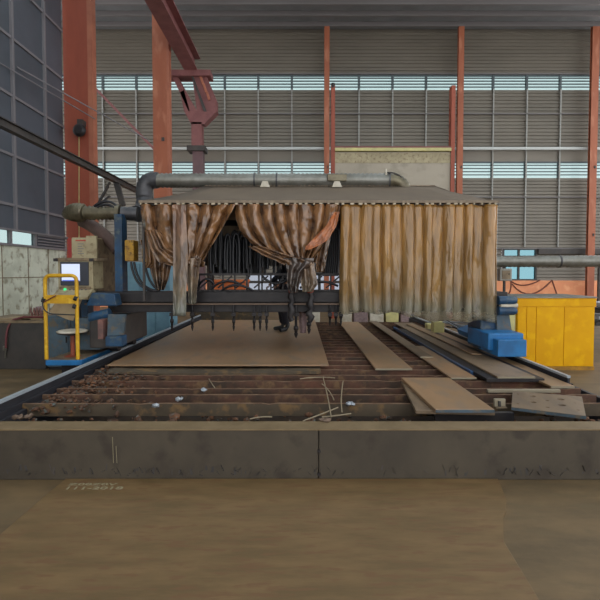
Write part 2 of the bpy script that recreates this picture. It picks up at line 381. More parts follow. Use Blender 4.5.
MB().tube([p+Vector((0, .16, 0)), p+Vector((0, .05, 0)), p, p-Vector((0, .06, 0))], [.12, .2, .2, .12], 16).build('horn', 'dark', b)
MB().box(p.x-.06, p.x+.1, p.y, 14.58, p.z+.18, p.z+.34).build('bracket', 'dark2', b)

# left wall of slate panels over a stained low wall
XW = -7.55
def lz(v, u): return WZ(v, XW/((u-300)/F))
yA, yB = -6., 14.5
def topz(y): return HT
lw = MB(); zlo = 2.34
lw.prism([(XW, yA, zlo+.36), (XW, yB, zlo+.36), (XW, yB, topz(yB)), (XW, yA, topz(yA))], (-.1, 0, 0))
lw.prism([(XW, 12.85, zlo), (XW, yB, zlo), (XW, yB, zlo+.36), (XW, 12.85, zlo+.36)], (-.1, 0, 0))
struct(lw.build('wall_left', 'lwall'))
ft = MB()
for y in (-4.5, -3, -1.5, 0, 1.5, 3, 4.5, 6, 7.2, 8.4, 9.9, 11.95, 13.45): ft.box(XW, XW+.07, y-.04, y+.04, zlo+.36, topz(y))
for q in (3.35, 4.65, 6.2, 7.7, 9.2, 10.7): 
    ft.box(XW, XW+.05, yA, yB, q-.035, q+.035)
ft.box(XW, XW+.1, yA, yB, zlo+.33, zlo+.38); struct(ft.build('trim_5', 'lframe'))
wn = struct(MB().box(XW-.08, XW+.06, yA, yB, zlo-.06, zlo).build('window_5', 'lframe'))
MB().box(XW-.03, XW-.02, yA, 12.85, zlo, zlo+.36).build('pane', 'glazing', wn)
f = MB()
for y in (-5, -3.5, -2, -.5, 1, 2.5, 4, 5.5, 7, 8.4, 9.5, 10.6, 11.75, 12.85): f.box(XW-.05, XW+.04, y-.04, y+.04, zlo, zlo+.36)
f.build('window_frame', 'lframe', wn)
f = MB()
for i in range(4): f.box(XW, XW+.06, 12.9, yB, zlo+.04+i*.085, zlo+.075+i*.085)
struct(f.build('trim_6', 'lframe'))
struct(MB().box(XW-.15, XW, yA, yB, 0, zlo-.06).build('wall_left', 'lowwall'))
f = MB(); f.box(XW, XW+.012, yA, yB, 1.44, 1.46)
for y in (9, 10.2, 11.4, 12.5, 13.5): f.box(XW, XW+.012, y, y+.02, 0, zlo-.06)
struct(f.build('trim_7', 'beigeside'))

# ================================================================== OVERHEAD LEFT
xb = -5.5
r = empty('festoon_beam', (xb, 8, 4.3), 'long dark steel beam running overhead along the slate wall', 'beam')
zb = 1.6+.515*5.5
MB().box(xb-.07, xb+.07, 7.6, 15.2, zb-.02, zb).build('top_flange', 'dark2', r)
MB().box(xb-.012, xb+.012, 7.6, 15.2, zb-.15, zb-.02).build('web', 'dark2', r)
MB().box(xb-.07, xb+.07, 7.6, 15.2, zb-.17, zb-.15).build('bottom_flange', 'dark2', r)
m = MB(); e = Vector((xb, 13.6, zb-.17))
m.bar(e, W(123, 206, 13.6), .16, .1); m.bar(W(108, 186, 13.6), W(97, 206, 13.6), .06); m.bar(W(97, 206, 13.6), W(110, 196, 13.6), .05); m.bar(W(110, 182, 13.6), W(100, 200, 13.6), .05)
m.build('brace', 'dark2', r)
for k, (a, b_, th, lab) in enumerate(((W(32, 75.5, 12.5), W(150, 141, 15.9), .018, 'thin grey stay rod slanting from the top edge past the deep red column'),
                     (W(20, 74.8, 12.0), W(95, 119, 14.5), .016, 'thin grey stay rod crossing the slate wall panels'))):
    a = a+(a-b_)*((a.x-XW-.02)/(b_.x-a.x)) if k else a+(a-b_)*((a.x-XW-.02)/(b_.x-a.x))
    tag(MB().tube([a, b_], th, 6).build('stay_rod', 'lframe'), lab, 'rod')
tag(MB().bar(W(95, 88, 19.6), W(160, 155, 19.6), .1).build('wall_brace', 'bracket'), 'dusty pink diagonal brace between the deep red and the broad orange column', 'brace')

# crane support: post, flared cap and sloping arms
r = empty('crane_support', W(197, 300, 17.6), 'faded red forked crane support rising beside the broad orange column', 'crane support')
r.location.z = 0; WL[r].z = 0; D = 17.6
x0, x1 = WX(191, D), WX(203.5, D)
MB().box(x0+.1, x1, D, D+.4, 0, WZ(148, D)).build('post', 'postdull', r); MB().box(x0+.06, x1-.03, D, D+.4, WZ(148, D), WZ(122, D)).build('neck', 'bracket', r)
MB().box(x0-.1, x1+.1, D-.1, D+.5, WZ(151, D), WZ(146, D)).build('collar', 'dark2', r)
MB().prism([W(184, 111, D), W(217, 111, D), W(204, 124, D), W(191, 124, D)], (0, .4, 0)).build('cap', 'bracket', r)
for a, nm in ((((171.5, 75), (177, 75), (197, 111), (189, 112)), 'arm'), (((192, 75), (206, 75), (216.5, 100), (216.5, 111), (197, 112)), 'arm'), (((180, 92), (184, 90), (190, 112), (184, 111)), 'gusset')):
    MB().prism([W(u, v, D+.05) for u, v in a], (0, .35, 0)).build(nm, 'bracket', r)
for k in range(3):
    MB().bar(W(200.5+k*3.2, 76+k*8, D+.02), W(203+k*3.2, 84+k*8, D+.02), .09, .04).build('rung', 'columnside', r)
MB().prism([W(191, 75, D+.04), W(193, 75, D+.04), W(207, 112, D+.04), W(204, 112, D+.04)], (0, -.05, 0)).build('dark_seam', 'dark2', r)
gx = WX(193, 17.6); gz = WZ(76, 17.6)
MB().box(gx-.95, gx+.75, 17.5, 18.1, gz-.02, gz+.2).build('saddle', 'bracket', r)
gr_ = empty('crane_runway_girder', (gx, 13, gz+.2), 'red crane runway girder carried high on the forked crane support', 'girder')
MB().box(gx-.25, gx+.25, 6, 18.1, gz+.2, gz+.24).build('bottom_flange', 'bracket', gr_); MB().box(gx-.02, gx+.02, 6, 18.1, gz+.24, gz+.86).build('web', 'bracket', gr_); MB().box(gx-.25, gx+.25, 6, 18.1, gz+.86, gz+.9).build('top_flange', 'bracket', gr_)
for q in (6.2, 12): MB().box(gx-.06, gx+.06, q, q+.12, gz+.9, HT).build('hanger', 'bracket', gr_)
# beige panel framed by two posts
D = 15.5
r = empty('sheeted_screen', (WX(391, D), D, 0), 'tall beige sheet panel in a red frame behind the canopy', 'screen wall')
xa, xb2 = WX(334.5, D), WX(449, D)
MB().box(xa, xb2, D, D+.08, WZ(215, D), WZ(152, D)).build('panel', 'beigepanel', r)
MB().box(xa, xb2, D-.1, D+.15, WZ(151.5, D), WZ(148.5, D)).build('top_rail', 'cream', r)
MB().box(xa, xb2, D-.04, D, WZ(148.5, D), WZ(146.5, D)).build('red_trim', 'bracket', r)
MB().box(xa-.13, xa, D-.06, D+.2, 0, WZ(86, D)).build('post', 'columnred', r)
MB().tube([W(333, 88, D-.01), W(333, 83.5, D-.01)], .07, 8).build('post_cap', 'dark', r)
MB().box(xb2, xb2+.13, D-.06, D+.2, 0, WZ(86, D)).build('post', 'columnred', r)
MB().box(xa, xb2, D-.012, D, WZ(163, D), WZ(153, D)).build('stained_band', 'beige', r)

# ================================================================== GANTRY CUTTING MACHINE
D = 6.5
G = empty('gantry_cutting_machine', (0, 6.8, .45), 'wide dark gantry cutting machine spanning the slatted bed on two rails', 'cutting machine')
XA, XB = WX(86, D), WX(508, D)
MB().box(XA, XB, D, D+.4, WZ(302.3, D), WZ(292, D)).build('cross_beam', 'dark', G, bevel=.008)
MB().box(XA, XB, D-.06, D+.4, WZ(304.6, D), WZ(303, D)).build('ledge', 'ledge', G)
MB().box(XA+.3, XB-.1, D+.02, D+.36, WZ(312.3, D), WZ(304.6, D)).build('lower_beam', 'dark', G, bevel=.008)
MB().box(XA, XB, D+.06, D+.34, WZ(303, D), WZ(302.3, D)).build('spacer', 'dark', G)
# rack truss above the beam
ya = D+.12
tr = MB(); tx0, tx1 = WX(197, ya), WX(497, ya)
tr.box(tx0, tx1, ya, ya+.04, WZ(275.5, ya), WZ(273.3, ya)); tr.box(tx0, tx1, ya, ya+.04, WZ(292, ya), WZ(289.6, ya))
for u in range(198, 498, 12): 
    tr.box(WX(u, ya), WX(u+1.6, ya), ya, ya+.03, WZ(290, ya), WZ(275, ya))
tr.build('truss_frame', 'dark', G)
for i, u in enumerate(range(200, 350, 18)):
    MB().bar(W(u, 288, ya+.06), W(u+14, 276, ya+.06), .022).build('diagonal', 'dark', G)
tr = MB()
for u in range(200, 346, 5): MB().tube([W(u, 290.8, ya), W(u, 290.8, ya-.02)], .012, 6).build('rivet', 'dark2', G)
# torches
def torch(u, v1=331, s=1.):
    y = D-.03
    t = MB(); zt = WZ(303, y); x = WX(u, y); zb_ = WZ(v1, y); zz = [zt, zb_+.17, zb_+.17, zb_+.12, zb_+.12, zb_+.07]
    t.tube([(x, y, q) for q in zz], [.014*s, .014*s, .024*s, .024*s, .018*s, .014*s], 10)
    o = t.build('cutting_torch', 'dark', G)
    MB().tube([(x, y, zb_+.07), (x, y, zb_+.035), (x, y, zb_)], [.02*s, .014*s, .004], 10).build('nozzle', 'dark', o)
    MB().box(x-.03*s, x+.03*s, y-.025, y+.03, WZ(316, y), WZ(312.5, y)).build('clamp', 'dark', o)
for u in (171.5, 192, 212.5, 233.5, 254, 260, 266.5, 330, 336, 341): torch(u, 331 if u < 320 else 326)
torch(296, 338, 1.5); torch(309, 334, 1.5)
# two large central torch stations with orange hose ends
for u in (292, 310):
    y = D-.16
    h = MB().tube([W(u+3, 262, y), W(u, 272, y), W(u, 284, y)], [.05, .06, .055], 10).build('torch_holder', 'navy', G)
    MB().tube([W(u, 284, y), W(u, 287, y), W(u, 291, y), W(u, 293, y)], [.045, .055, .055, .04], 10).build('orange_sleeve', 'torchorange', h)
    pts = [W(u+random.uniform(-2, 2), v, y) for v in range(293, 322, 4)]
    MB().tube(pts, [random.uniform(.035, .06) for _ in pts], 8).build('taped_cable', 'dark', h)
# carriages on the rails
C = MB().box(WX(90, 6.2), -2.52, 6.15, 7.4, .55, .98).build('left_carriage', 'dark2', G, bevel=.02)
MB().prism([W(110, 314, 6.1), W(127, 314, 6.1), W(125, 334, 6.1), W(109, 336, 6.1)], (0, -.06, 0)).build('drive_housing', 'bluegrey', C)
MB().box(WX(109, 6.1), WX(125, 6.1), 5.95, 6.14, WZ(346, 6.), WZ(336, 6.)).build('gearbox', 'blue', C, bevel=.01)
MB().box(WX(97, 6.0), WX(102, 6.), 6.0, 6.15, WZ(338, 6.1), WZ(319, 6.1)).build('junction_panel', 'pinkbrown', C)
for y in (6.5, 7.1): MB().tube([(-2.74, y, .53), (-2.62, y, .53)], .08, 14).build('wheel', 'dark', C)
m = MB(); m.prism([(WX(92, 6.35), 6.35, WZ(305, 6.35)), (WX(122, 6.35), 6.35, WZ(305, 6.35)), (WX(120, 6.35), 6.35, WZ(293, 6.35)), (WX(98, 6.35), 6.35, WZ(292, 6.35))], (0, -.2, 0))
m.build('drive_motor', 'blue', C, bevel=.015)
MB().tube([W(90, 318, 6.2), W(110, 313, 6.2)], .07, 14).build('motor_drum', 'blue', C)
MB().box(WX(78, 6.3), WX(100, 6.3), 6.3, 7.2, WZ(350, 6.3), WZ(318, 6.3)).build('electrical_box', 'bluegrey', C, bevel=.01)
MB().box(WX(115, 6.75), WX(122.5, 6.75), 6.75, 6.95, WZ(293, 6.75), WZ(214, 6.75)).build('blue_post', 'blue', G)
# right carriage
Dd = 5.9
R_ = MB().box(2.52, 3.0, 6.0, 6.75, .55, .78).build('right_carriage', 'blue2', G, bevel=.02)
MB().box(WX(499, 5.85), WX(528, 5.85), 5.85, 6.5, WZ(357, 5.85), WZ(340, 5.85)).build('end_box', 'blue2', R_, bevel=.01)
MB().prism([W(468, 333, 6.9), W(497, 322, 6.9), W(512, 345, 6.9), W(500, 352, 6.9), W(470, 338, 6.9)], (0, .5, 0)).build('sloped_guard', 'blue2', R_)
MB().box(WX(481, 6.4), WX(498, 6.4), 6.4, 6.9, WZ(349, 6.4), WZ(319, 6.4)).build('motor_housing', 'blue', R_, bevel=.02)
MB().prism([W(497, 312, 6.35), W(509, 312, 6.35), W(513, 339, 6.35), W(497, 341, 6.35)], (0, .4, 0)).build('grey_pedestal', 'bluegrey', R_)
for a, b_ in ((296, 304.6), (306.6, 315)):
    va = (a+b_)/2; MB().tube([W(498, va, 6.3), W(513, va, 6.3), W(516, va, 6.3)], [.062, .062, .045], 14).build('motor_drum', 'blue', R_)
MB().tube([W(500, 305.6, 6.3), W(517, 305.6, 6.3)], .035, 10).build('shaft', 'white', R_)
for y in (6.2, 6.6): MB().tube([(2.93, y, .53), (3.03, y, .53)], .08, 14).build('wheel', 'dark', R_)
# canopy: hipped cloth roof on a light frame
yf, yr, yk = 6.32, 7.45, 8.5
ze = WZ(203, yf); zr = WZ(186.5, yr)
xl, xr = WX(140, yf), WX(498, yf); rl, rr = WX(206, yr), WX(434, yr)
def surf(a, b_, c_, d_, n=14, sag=.0):
    P = []
    for i in range(n+1):
        s = i/n; A = Vector(a).lerp(Vector(b_), s); B = Vector(d_).lerp(Vector(c_), s)
        P.append([A.lerp(B, j/8)+Vector((0, 0, -.03*math.sin(math.pi*j/8)+.008*math.sin(i*2.1+j))) for j in range(9)])
    return P
cp = MB()
fl, fr_, bl, br_ = (xl, yf, ze+.02), (xr, yf, ze+.02), (xl, yk, ze+.02), (xr, yk, ze+.02)
RL, RR = (rl, yr, zr), (rr, yr, zr)
cp.grid(surf(fl, fr_, RR, RL)); cp.grid(surf(br_, bl, RL, RR)); cp.grid(surf(bl, fl, RL, RL)); cp.grid(surf(fr_, br_, RR, RR))
cano = cp.build('canopy', 'canopy', G, solid=.012)
e = MB(); e.box(xl, xr, yf-.02, yf+.01, ze, ze+.035); e.box(xl, xl+.03, yf, yk, ze, ze+.035); e.box(xr-.03, xr, yf, yk, ze, ze+.035); e.box(xl, xr, yk, yk+.03, ze, ze+.035)
e.build('canopy_edge', 'seam', cano)
MB().tube([(rl, yr, zr+.012), (rr, yr, zr+.012)], .014, 8).build('ridge_bar', 'seam', cano)
rg = MB().tube([(xl, yf+.03, ze-.02), (xr, yf+.03, ze-.02)], .012, 8).build('curtain_rail', 'dark2', G)
for i in range(50):
    x = xl+.03+(xr-xl-.06)*i/49+random.uniform(-.03, .03); q = random.uniform(.5, 1.7)
    MB().box(x-.017*q, x+.017*q, yf-.035, yf+.04, ze-.026, ze-.004).build('curtain_clip', 'ring', rg)
for x in (xl+.04, xr-.02): 
    for y in (yf+.05, yk-.05): 
        MB().bar((x, y, WZ(300, 6.6) if y < 7 else .98), (x, y, ze), .03).build('canopy_post', 'purlin' if x > 0 else 'dark2', G)
# dark rear sheet added to darken the hood, then equipment inside it
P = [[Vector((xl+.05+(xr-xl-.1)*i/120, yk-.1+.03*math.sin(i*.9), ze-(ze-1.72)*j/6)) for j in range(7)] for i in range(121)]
tag(MB().grid(P).build('darkening_sheet', 'navy', solid=.006), 'dark sheet added at the back of the canopy to darken its inside', 'curtain')
vb = MB().box(WX(208, 7.1), WX(262, 7.1), 7.1, 7.4, WZ(274, 7.1), WZ(238, 7.1)).build('dark_backing', 'navy', G, bevel=.02)  # box added as dark backing behind the hoses
MB().box(WX(207, 7.0), WX(213, 7.0), 7.0, 7.1, WZ(292, 7.0), WZ(232, 7.0)).build('hood_post', 'brownpipe', G)
MB().box(WX(247, 7.0), WX(250, 7.0), 6.98, 7.05, WZ(276, 7.0), WZ(226, 7.0)).build('hood_post', 'beigeside', G)
MB().box(WX(214, 7.05), WX(262, 7.05), 7.04, 7.1, WZ(236, 7.05), WZ(226, 7.05)).build('hose_bracket', 'beigeside', G)
for i in range(22):
    y = random.uniform(6.72, 6.98); u0 = 211+i*2.9+random.uniform(-1.5, 1.5); wdt = random.uniform(4, 10); vt = random.uniform(226, 238)+max(0, (i-14))*2.2
    vb_ = random.uniform(262, 276)
    pts = [W(u0, vb_, y), W(u0-.5, 255, y)]+[W(u0+wdt/2-wdt/2*math.cos(a), vt+7-8*math.sin(a), y) for a in [k*math.pi/6 for k in range(7)]]+[W(u0+wdt+.5, 255, y), W(u0+wdt, random.uniform(262, 276), y)]
    MB().tube(pts, .024, 7).build('hose', 'hose' if i % 6 != 3 else 'dark2', G)
for i in range(8):   # hoses right of the second swag
    u0 = 324+i*2; MB().tube([W(u0, 236-i, 6.8), W(u0+1, 255, 6.8), W(u0-1, 276, 6.8)], .02, 7).build('hose', 'hose', G)
# hoses sagging across the rack and at the left end
for a, mid, b_ in (((196, 289), (206, 272), (214, 284)), ((212, 288), (225, 276), (240, 284)), ((222, 290), (236, 280), (252, 290)), ((262, 276), (275, 290), (290, 278)), ((300, 288), (318, 276), (338, 286)),
                   ((131, 262), (134, 288), (152, 291)), ((134, 262), (138, 290), (158, 291)), ((145, 262), (147, 284), (160, 291))):
    MB().tube(arc(W(*a, 6.55), W(*mid, 6.5), W(*b_, 6.55), 8), .018, 7).build('hose', 'hose', G)
MB().box(WX(125, 6.6), WX(134, 6.6), 6.6, 6.8, WZ(261, 6.6), WZ(240, 6.6)).build('yellow_valve_block', 'yelbox', G, bevel=.01)
MB().box(WX(142, 6.55), WX(151, 6.55), 6.55, 6.7, WZ(263, 6.55), WZ(248, 6.55)).build('yellow_valve_block', 'yelbox', G, bevel=.01)
# extraction duct on the canopy
yd = 7.5; rd = .115
E = empty('extraction_duct', W(265, 187, yd), 'silver spiral extraction duct lying along the top of the canopy', 'duct')
p, q = spiral_tube([W(156, 180.5, yd), W(388, 180.5, yd)], rd, .07, .008, 16)
MB().tube(p, q, 16).build('straight_duct', 'duct', E)
p = arc(W(388, 180.5, yd), W(402, 180, yd), W(404, 190, yd), 7)
p, q = spiral_tube(p, rd, .05, .006, 16); MB().tube(p, q, 16).build('right_elbow', 'ductdust', E)
p = arc(W(158, 180.5, yd), W(141, 178, yd), W(145, 200, yd), 9)+arc(W(145, 200, yd), W(145, 212, yd-.1), W(137, 214, yd-.3), 4)[1:]
p, q = spiral_tube(p, rd+.02, .08, .003, 16); MB().tube(p, q, 16).build('left_elbow', 'ductdark', E)
MB().box(WX(327, 7.35), WX(346.5, 7.35), 7.35, 7.65, WZ(181, 7.35), WZ(174, 7.35)).build('junction_box', 'ductdust', E, bevel=.01)
for u in (265, 337): 
    m = MB(); m.prism([W(u-5, 187, 7.36), W(u+5, 187, 7.36), W(u+2.5, 181, 7.36), W(u-2.5, 181, 7.36)], (0, .25, 0)); m.build('saddle', 'white', E)
for u in (254, 276, 388): MB().tube([W(u, 180.5, yd), W(u+1.5, 180.5, yd)], rd+.014, 16).build('clamp_band', 'ductdark', E)
MB().tube(arc(W(385, 173, 7.42), W(398, 170, 7.42), W(407, 184, 7.42), 8), .012, 6).build('cable', 'dark2', E)
MB().tube([W(386, 175, 7.42), W(386, 169, 7.42)], .018, 6).build('bolt', 'white', E)
# flexible duct at the left end
yd = 6.95
E = empty('flexible_duct', W(110, 222, yd), 'dusty ribbed flexible duct with round elbow left of the canopy', 'duct')
p, q = spiral_tube([W(84, 213, yd), W(118, 213.3, yd)], .102, .06, .012, 16); MB().tube(p, q, 16).build('ribbed_hose', 'ductdust', E)
MB().tube([W(117, 213.3, yd), W(121, 213.3, yd)], .13, 18).build('clamp_band', 'ductdust', E)
p, q = spiral_tube([W(121, 213.3, yd), W(137, 214, yd+.05)], .105, .08, .003, 16); MB().tube(p, q, 16).build('sooty_sleeve', 'ductdark', E)
p = arc(W(84, 213, yd), W(72, 211, yd), W(72, 216, yd+.05), 8); p, q = spiral_tube(p, .135, .07, .012, 16); MB().tube(p, q, 16).build('elbow', 'ductdust', E)
tag(MB().tube(arc(W(82, 221, 7.3), W(100, 228, 7.2), W(118, 250, 7.15), 8), .1, 12).build('brown_pipe', 'brownpipe'), 'brown pipe sloping down behind the beige control cabinet', 'pipe')
for k, (a, mid, b_) in enumerate((((94, 206), (110, 196), (118, 208)), ((96, 208), (108, 200), (116, 210)))):
    MB().tube(arc(W(*a, 6.9), W(*mid, 6.9), W(*b_, 6.9)), .02, 7).build('cable', 'hose', E)

# ---------------------------------------------------------------- curtains
CB = lin(176,122,74); CM = lin(160,122,82); CG = lin(138,130,112)
zt = WZ(204, yf)-.005
m_right = curtain_mat('amber_pvc', lin(190,144,80), lin(174,138,84), lin(166,160,138), .95, 2.3, .35, .3, .45, (2.4, .6), .5)
m_left = curtain_mat('sooty_brown_pvc', lin(158,114,74), lin(138,104,74), lin(126,112,94), 1.2, 2.6, .25, .22, 1., (2.5, 1.5), 1.)
m_tail = curtain_mat('grey_pvc', lin(150,112,86), lin(140,124,104), lin(132,136,126), .95, 2.3, .25, .35)
m_soot = curtain_mat('black_sooted_pvc', lin(84,66,56), lin(66,56,50), lin(60,58,56), .95, 2.3, .1, .35)
m_orange = curtain_mat('orange_pvc', lin(216,134,78), lin(204,124,74), lin(184,112,70), 1.6, 2.6, .3, .35)
# pleated right half
nc = 420; rows = 30; P = []
x0, x1 = WX(340.5, yf), WX(497, yf)
for i in range(nc+1):
    s = i/nc; X = x0+(x1-x0)*s; k = s*15.2+.12*math.sin(s*23); ph = k % 1.0
    fold = 1-math.sin(math.pi*ph)**.55*(.8+.3*math.sin(int(k)*3.3)); colm = []
    zb_ = WZ(313.5+8*max(0, min(1, (s-.38)/.2))+1.2*math.sin(k*2.2), yf)
    for j in range(rows+1):
        tt = j/rows; Z = zt+(zb_-zt)*tt
        amp = .085*(.8+.3*tt)
        yy = yf-.0+amp*(fold-.4)+.016*(ph-.5)*(1 if int(k) % 2 else -1)+.010*math.sin(tt*9+int(k)*2.1)*math.sin(math.pi*ph)
        xx = X+.012*math.sin(tt*3+X*4)*min(1, tt*2)
        yy += .01*noise.ridged_multi_fractal(Vector((X*14, 5, Z*1.6)), 1, 2, 3, 1, 2)*math.sin(math.pi*ph)
        yy += .014*noise.noise(Vector((X*9, 7, Z*3)))*math.sin(math.pi*ph)
        colm.append(Vector((xx, yy, Z)))
    P.append(colm)
tag(MB().grid(P).build('strip_curtain', m_right, solid=.004), 'long pleated amber plastic curtain closing the right half of the canopy', 'curtain')

def swag(name, xa, xb_, ga, gb, vg, el, er, nf, m, y, seed, amp=.08, n=220, rows=34):
    P = []
    for i in range(n+1):
        s = i/n; ut = xa+(xb_-xa)*s; ug = ga+(gb-ga)*s
        ex = el*(1-s)+er*s; c = []
        mid = 1-abs(2*s-1)
        for j in range(rows+1):
            q = j/rows; pz = q; px_ = q**ex
            u = ut+(ug-ut)*px_; v = 204+(vg-204)*pz+2.5*math.sin(q*math.pi)*math.sin(s*nf*6.28*.5+seed)*.4
            kk = s*nf+.35*noise.noise(Vector((s*5, seed, 0)))+.12*noise.noise(Vector((s*4, q*3, seed))); f = 1-2*abs(math.sin(kk*math.pi))**.6*(.75+.5*noise.noise(Vector((math.floor(kk)*1.7, seed, 3))))
            d = y+amp*f*(1-.35*q)-.10*q*(1-abs(2*s-1))+.045*noise.noise(Vector((s*7, q*4, seed)))+.02*noise.noise(Vector((s*19, q*8, seed)))
            c.append(W(u, v, d))
        P.append(c)
    return MB().grid(P).build(name, m, solid=.004)
a = tag(swag('tied_curtain', 140.5, 236, 172, 203, 261, 2.6, 1.0, 6.5, m_left, yf-.0, 1.1), 'sooty brown plastic curtain gathered aside at the left end of the canopy', 'curtain')
# hanging tails of the left curtain
def tail(name, pts, m, parent, y, nf=2.2, amp=.03, n=40):
    """pts: (v, u_left, u_right)"""
    P = []
    for i in range(n+1):
        s = i/n; c = []
        for j in range(31):
            q = j/30*(len(pts)-1); k = min(int(q), len(pts)-2); f = q-k
            v = pts[k][0]*(1-f)+pts[k+1][0]*f; ul = pts[k][1]*(1-f)+pts[k+1][1]*f; ur = pts[k][2]*(1-f)+pts[k+1][2]*f
            c.append(W(ul+(ur-ul)*s, v, y+amp*math.sin(s*nf*6.28+j*.04)+.015*noise.noise(Vector((s*5, j*.3, y)))))
        P.append(c)
    return MB().grid(P).build(name, m, parent, solid=.004)
tail('hanging_tail', [(205, 172, 186), (216, 173, 186), (256, 173, 188), (290, 173, 186.5), (316, 173, 186)], m_tail, a, yf-.13, 1.2, .015)
tail('hanging_tail', [(258, 184, 201), (272, 186, 199), (290, 188, 197), (304, 188.5, 196)], m_tail, a, yf-.08, 1.6, .03)
tail('draped_hem', [(230, 145, 160), (248, 150, 172), (262, 158, 205), (267, 176, 204)], m_left, a, yf-.07, 2.5, .03)
tail('rear_fold', [(240, 140, 170), (262, 148, 172), (280, 153, 168), (290, 157, 164)], m_left, a, yf+.16, 2.5, .04)
tail('rear_fold', [(206, 141, 150), (230, 143, 152), (262, 146, 156), (268, 143, 152)], m_left, a, yf+.14, 1.5, .03)
b = tag(swag('tied_curtain', 235, 340, 285, 311, 262, 2.9, 1.6, 8, m_left, yf-.02, 2.7), 'sooty brown plastic curtain gathered into a bunch at the middle of the canopy', 'curtain')
tail('orange_flap', [(212, 334, 339.5), (226, 326, 336.5), (240, 312, 328), (246, 306, 318), (250, 305, 309)], m_orange, b, yf-.13, .6, .015)
tail('draped_hem', [(246, 248, 262), (255, 262, 290), (261, 276, 312), (265, 284, 314)], m_left, b, yf-.12, 2, .03)
tail('hanging_tail', [(258, 284, 314), (264, 286, 313), (272, 287, 303), (286, 287, 299), (293, 290, 298)], m_soot, b, yf-.14, 2.2, .03)
tail('hanging_tail', [(262, 299, 314), (270, 300, 315), (284, 301, 318), (292, 303, 312)], m_tail, b, yf-.1, 2.2, .03)
tail('rear_fold', [(215, 318, 334), (240, 316, 330), (262, 312, 326), (272, 314, 324)], m_left, b, yf+.16, 2.2, .03)
# stiff sooty rag under the middle bunch
tag(tail('hanging_rag', [(290, 298, 305), (305, 297, 306), (322, 299, 307), (333, 300, 306)], 'pink', None, 6.75, 1.5, .02), 'dusty pink rag hanging between the two central torches', 'rag')

# ================================================================== OPERATOR'S SIDE
P0 = empty('operator_platform', (-3.1, 6.6, .38), 'blue step platform with yellow guard rail beside the left rail', 'platform')
MB().box(-3.32, -2.84, 5.83, 8.1, .38, .45).build('deck', 'blue2', P0, bevel=.006)
MB().box(-3.31, -2.86, 5.85, 8.1, .45, .455).build('worn_deck_plate', 'beigeside', P0)
MB().box(-3.2, -2.95, 6.0, 6.1, 0, .38).build('support_leg', 'dark', P0); MB().box(-3.2, -2.95, 7.8, 7.9, 0, .38).build('support_leg', 'dark', P0)
y = 5.88; xa, xb_ = WX(45, y), WX(76.5, y); zt_ = WZ(275.5, y)
pts = [Vector((xa, y, .455)), Vector((xa, y, zt_-.08))]+arc((xa, y, zt_-.08), (xa, y, zt_), (xa+.08, y, zt_), 5)[1:]+arc((xb_-.08, y, zt_), (xb_, y, zt_), (xb_, y, zt_-.08), 5)+[Vector((xb_, y, .455))]
gr = MB().tube(pts, .024, 12).build('guard_rail', 'yellow', P0)
MB().box(xa+.02, xb_-.02, y-.012, y+.012, WZ(303.5, y), WZ(295, y)).build('name_plate', 'yellow', gr)
MB().tube(arc(W(43, 297, 5.83), W(40, 312, 5.83), W(52, 314, 5.85), 6)+[W(76, 315, 5.9)], .008, 6).build('cable', 'hose', gr)
MB().tube([W(44, 302, 5.84), W(56, 295.5, 5.84)], .008, 6).build('cable', 'redhose', gr)
for u, v in ((44, 300), (76, 298), (75, 306)): MB().tube([W(u-1.5, v, 5.87), W(u+1.5, v+1, 5.87)], .034, 8).build('tape_wrap', 'hose', gr)
# stool
y = 6.1; st = empty('operator_stool', (WX(71, y), y, .455), 'worn round white stool on a red post on the blue platform', 'stool')
xc = WX(71.5, y); zs = WZ(330, y)
MB().tube([(xc, y, .455), (xc, y, zs-.06)], .028, 12).build('post', 'stoolred', st)
MB().tube([(xc, y, zs-.07), (xc, y, zs-.04), (xc, y, zs-.03)], [.06, .19, .19], 20).build('seat_pan', 'dark', st)
MB().tube([(xc, y, zs-.03), (xc, y, zs-.012), (xc, y, zs)], [.18, .2, .17], 20).build('seat', 'white', st)
MB().tube([(xc, y, .456), (xc, y, .475)], [.11, .06], 16).build('foot', 'stoolred', st)
# dark bench + blue side box behind the rail
r = empty('workbench', (-4.5, 7.6, 0), 'long dark steel workbench below the stained left wall', 'workbench')
MB().box(-5.4, WX(44, 7.35), 7.35, 8.4, 0, WZ(323, 7.35)).build('body', 'dark2', r, bevel=.01)
MB().box(-5.42, WX(44, 7.35)+.02, 7.33, 8.42, WZ(323, 7.35), WZ(320.5, 7.35)).build('worktop', 'beigeside', r)
ztop = WZ(320.5, 7.35)
for i, (u, wd, dp, hh, mm) in enumerate(((20, .5, .5, .02, 'cardboard'), (36, .35, .3, .035, 'cardboard'))):
    x = WX(u, 7.6); tag(MB().box(x-wd/2, x+wd/2, 7.45, 7.45+dp, ztop, ztop+hh).build('cardboard_sheet', mm), ('flat tan cardboard sheet lying at the left on the workbench', 'smaller thicker tan cardboard piece on the workbench near the yellow rail')[i], 'cardboard')
x = WX(40, 7.7); g = empty('glove', (x, 7.7, ztop+.036), 'crumpled red and white glove on the workbench beside the yellow rail', 'glove')
m = MB()
for i in range(7): m.lump((x+random.uniform(-.1, .1), 7.7+random.uniform(-.06, .06), ztop+.08+random.uniform(0, .1)), .055)
m.build('palm', 'pink', g); m = MB()
for i in range(4): m.tube([(x-.09+i*.05, 7.62, ztop+.06), (x-.1+i*.055, 7.58, ztop+.13), (x-.1+i*.05, 7.6, ztop+.19)], [.02, .018, .012], 8)
m.build('fingers', 'pinkbrown', g)
tag(MB().tube(arc(W(6, 348, 7.28), W(5, 325, 7.28), W(14, 319.5, 7.4), 8)+[W(24, 317, 7.42)]+[W(44, 317, 7.38)], .018, 8).build('red_hose', 'redhose'), 'dark red hose running over the workbench and down its front', 'hose')
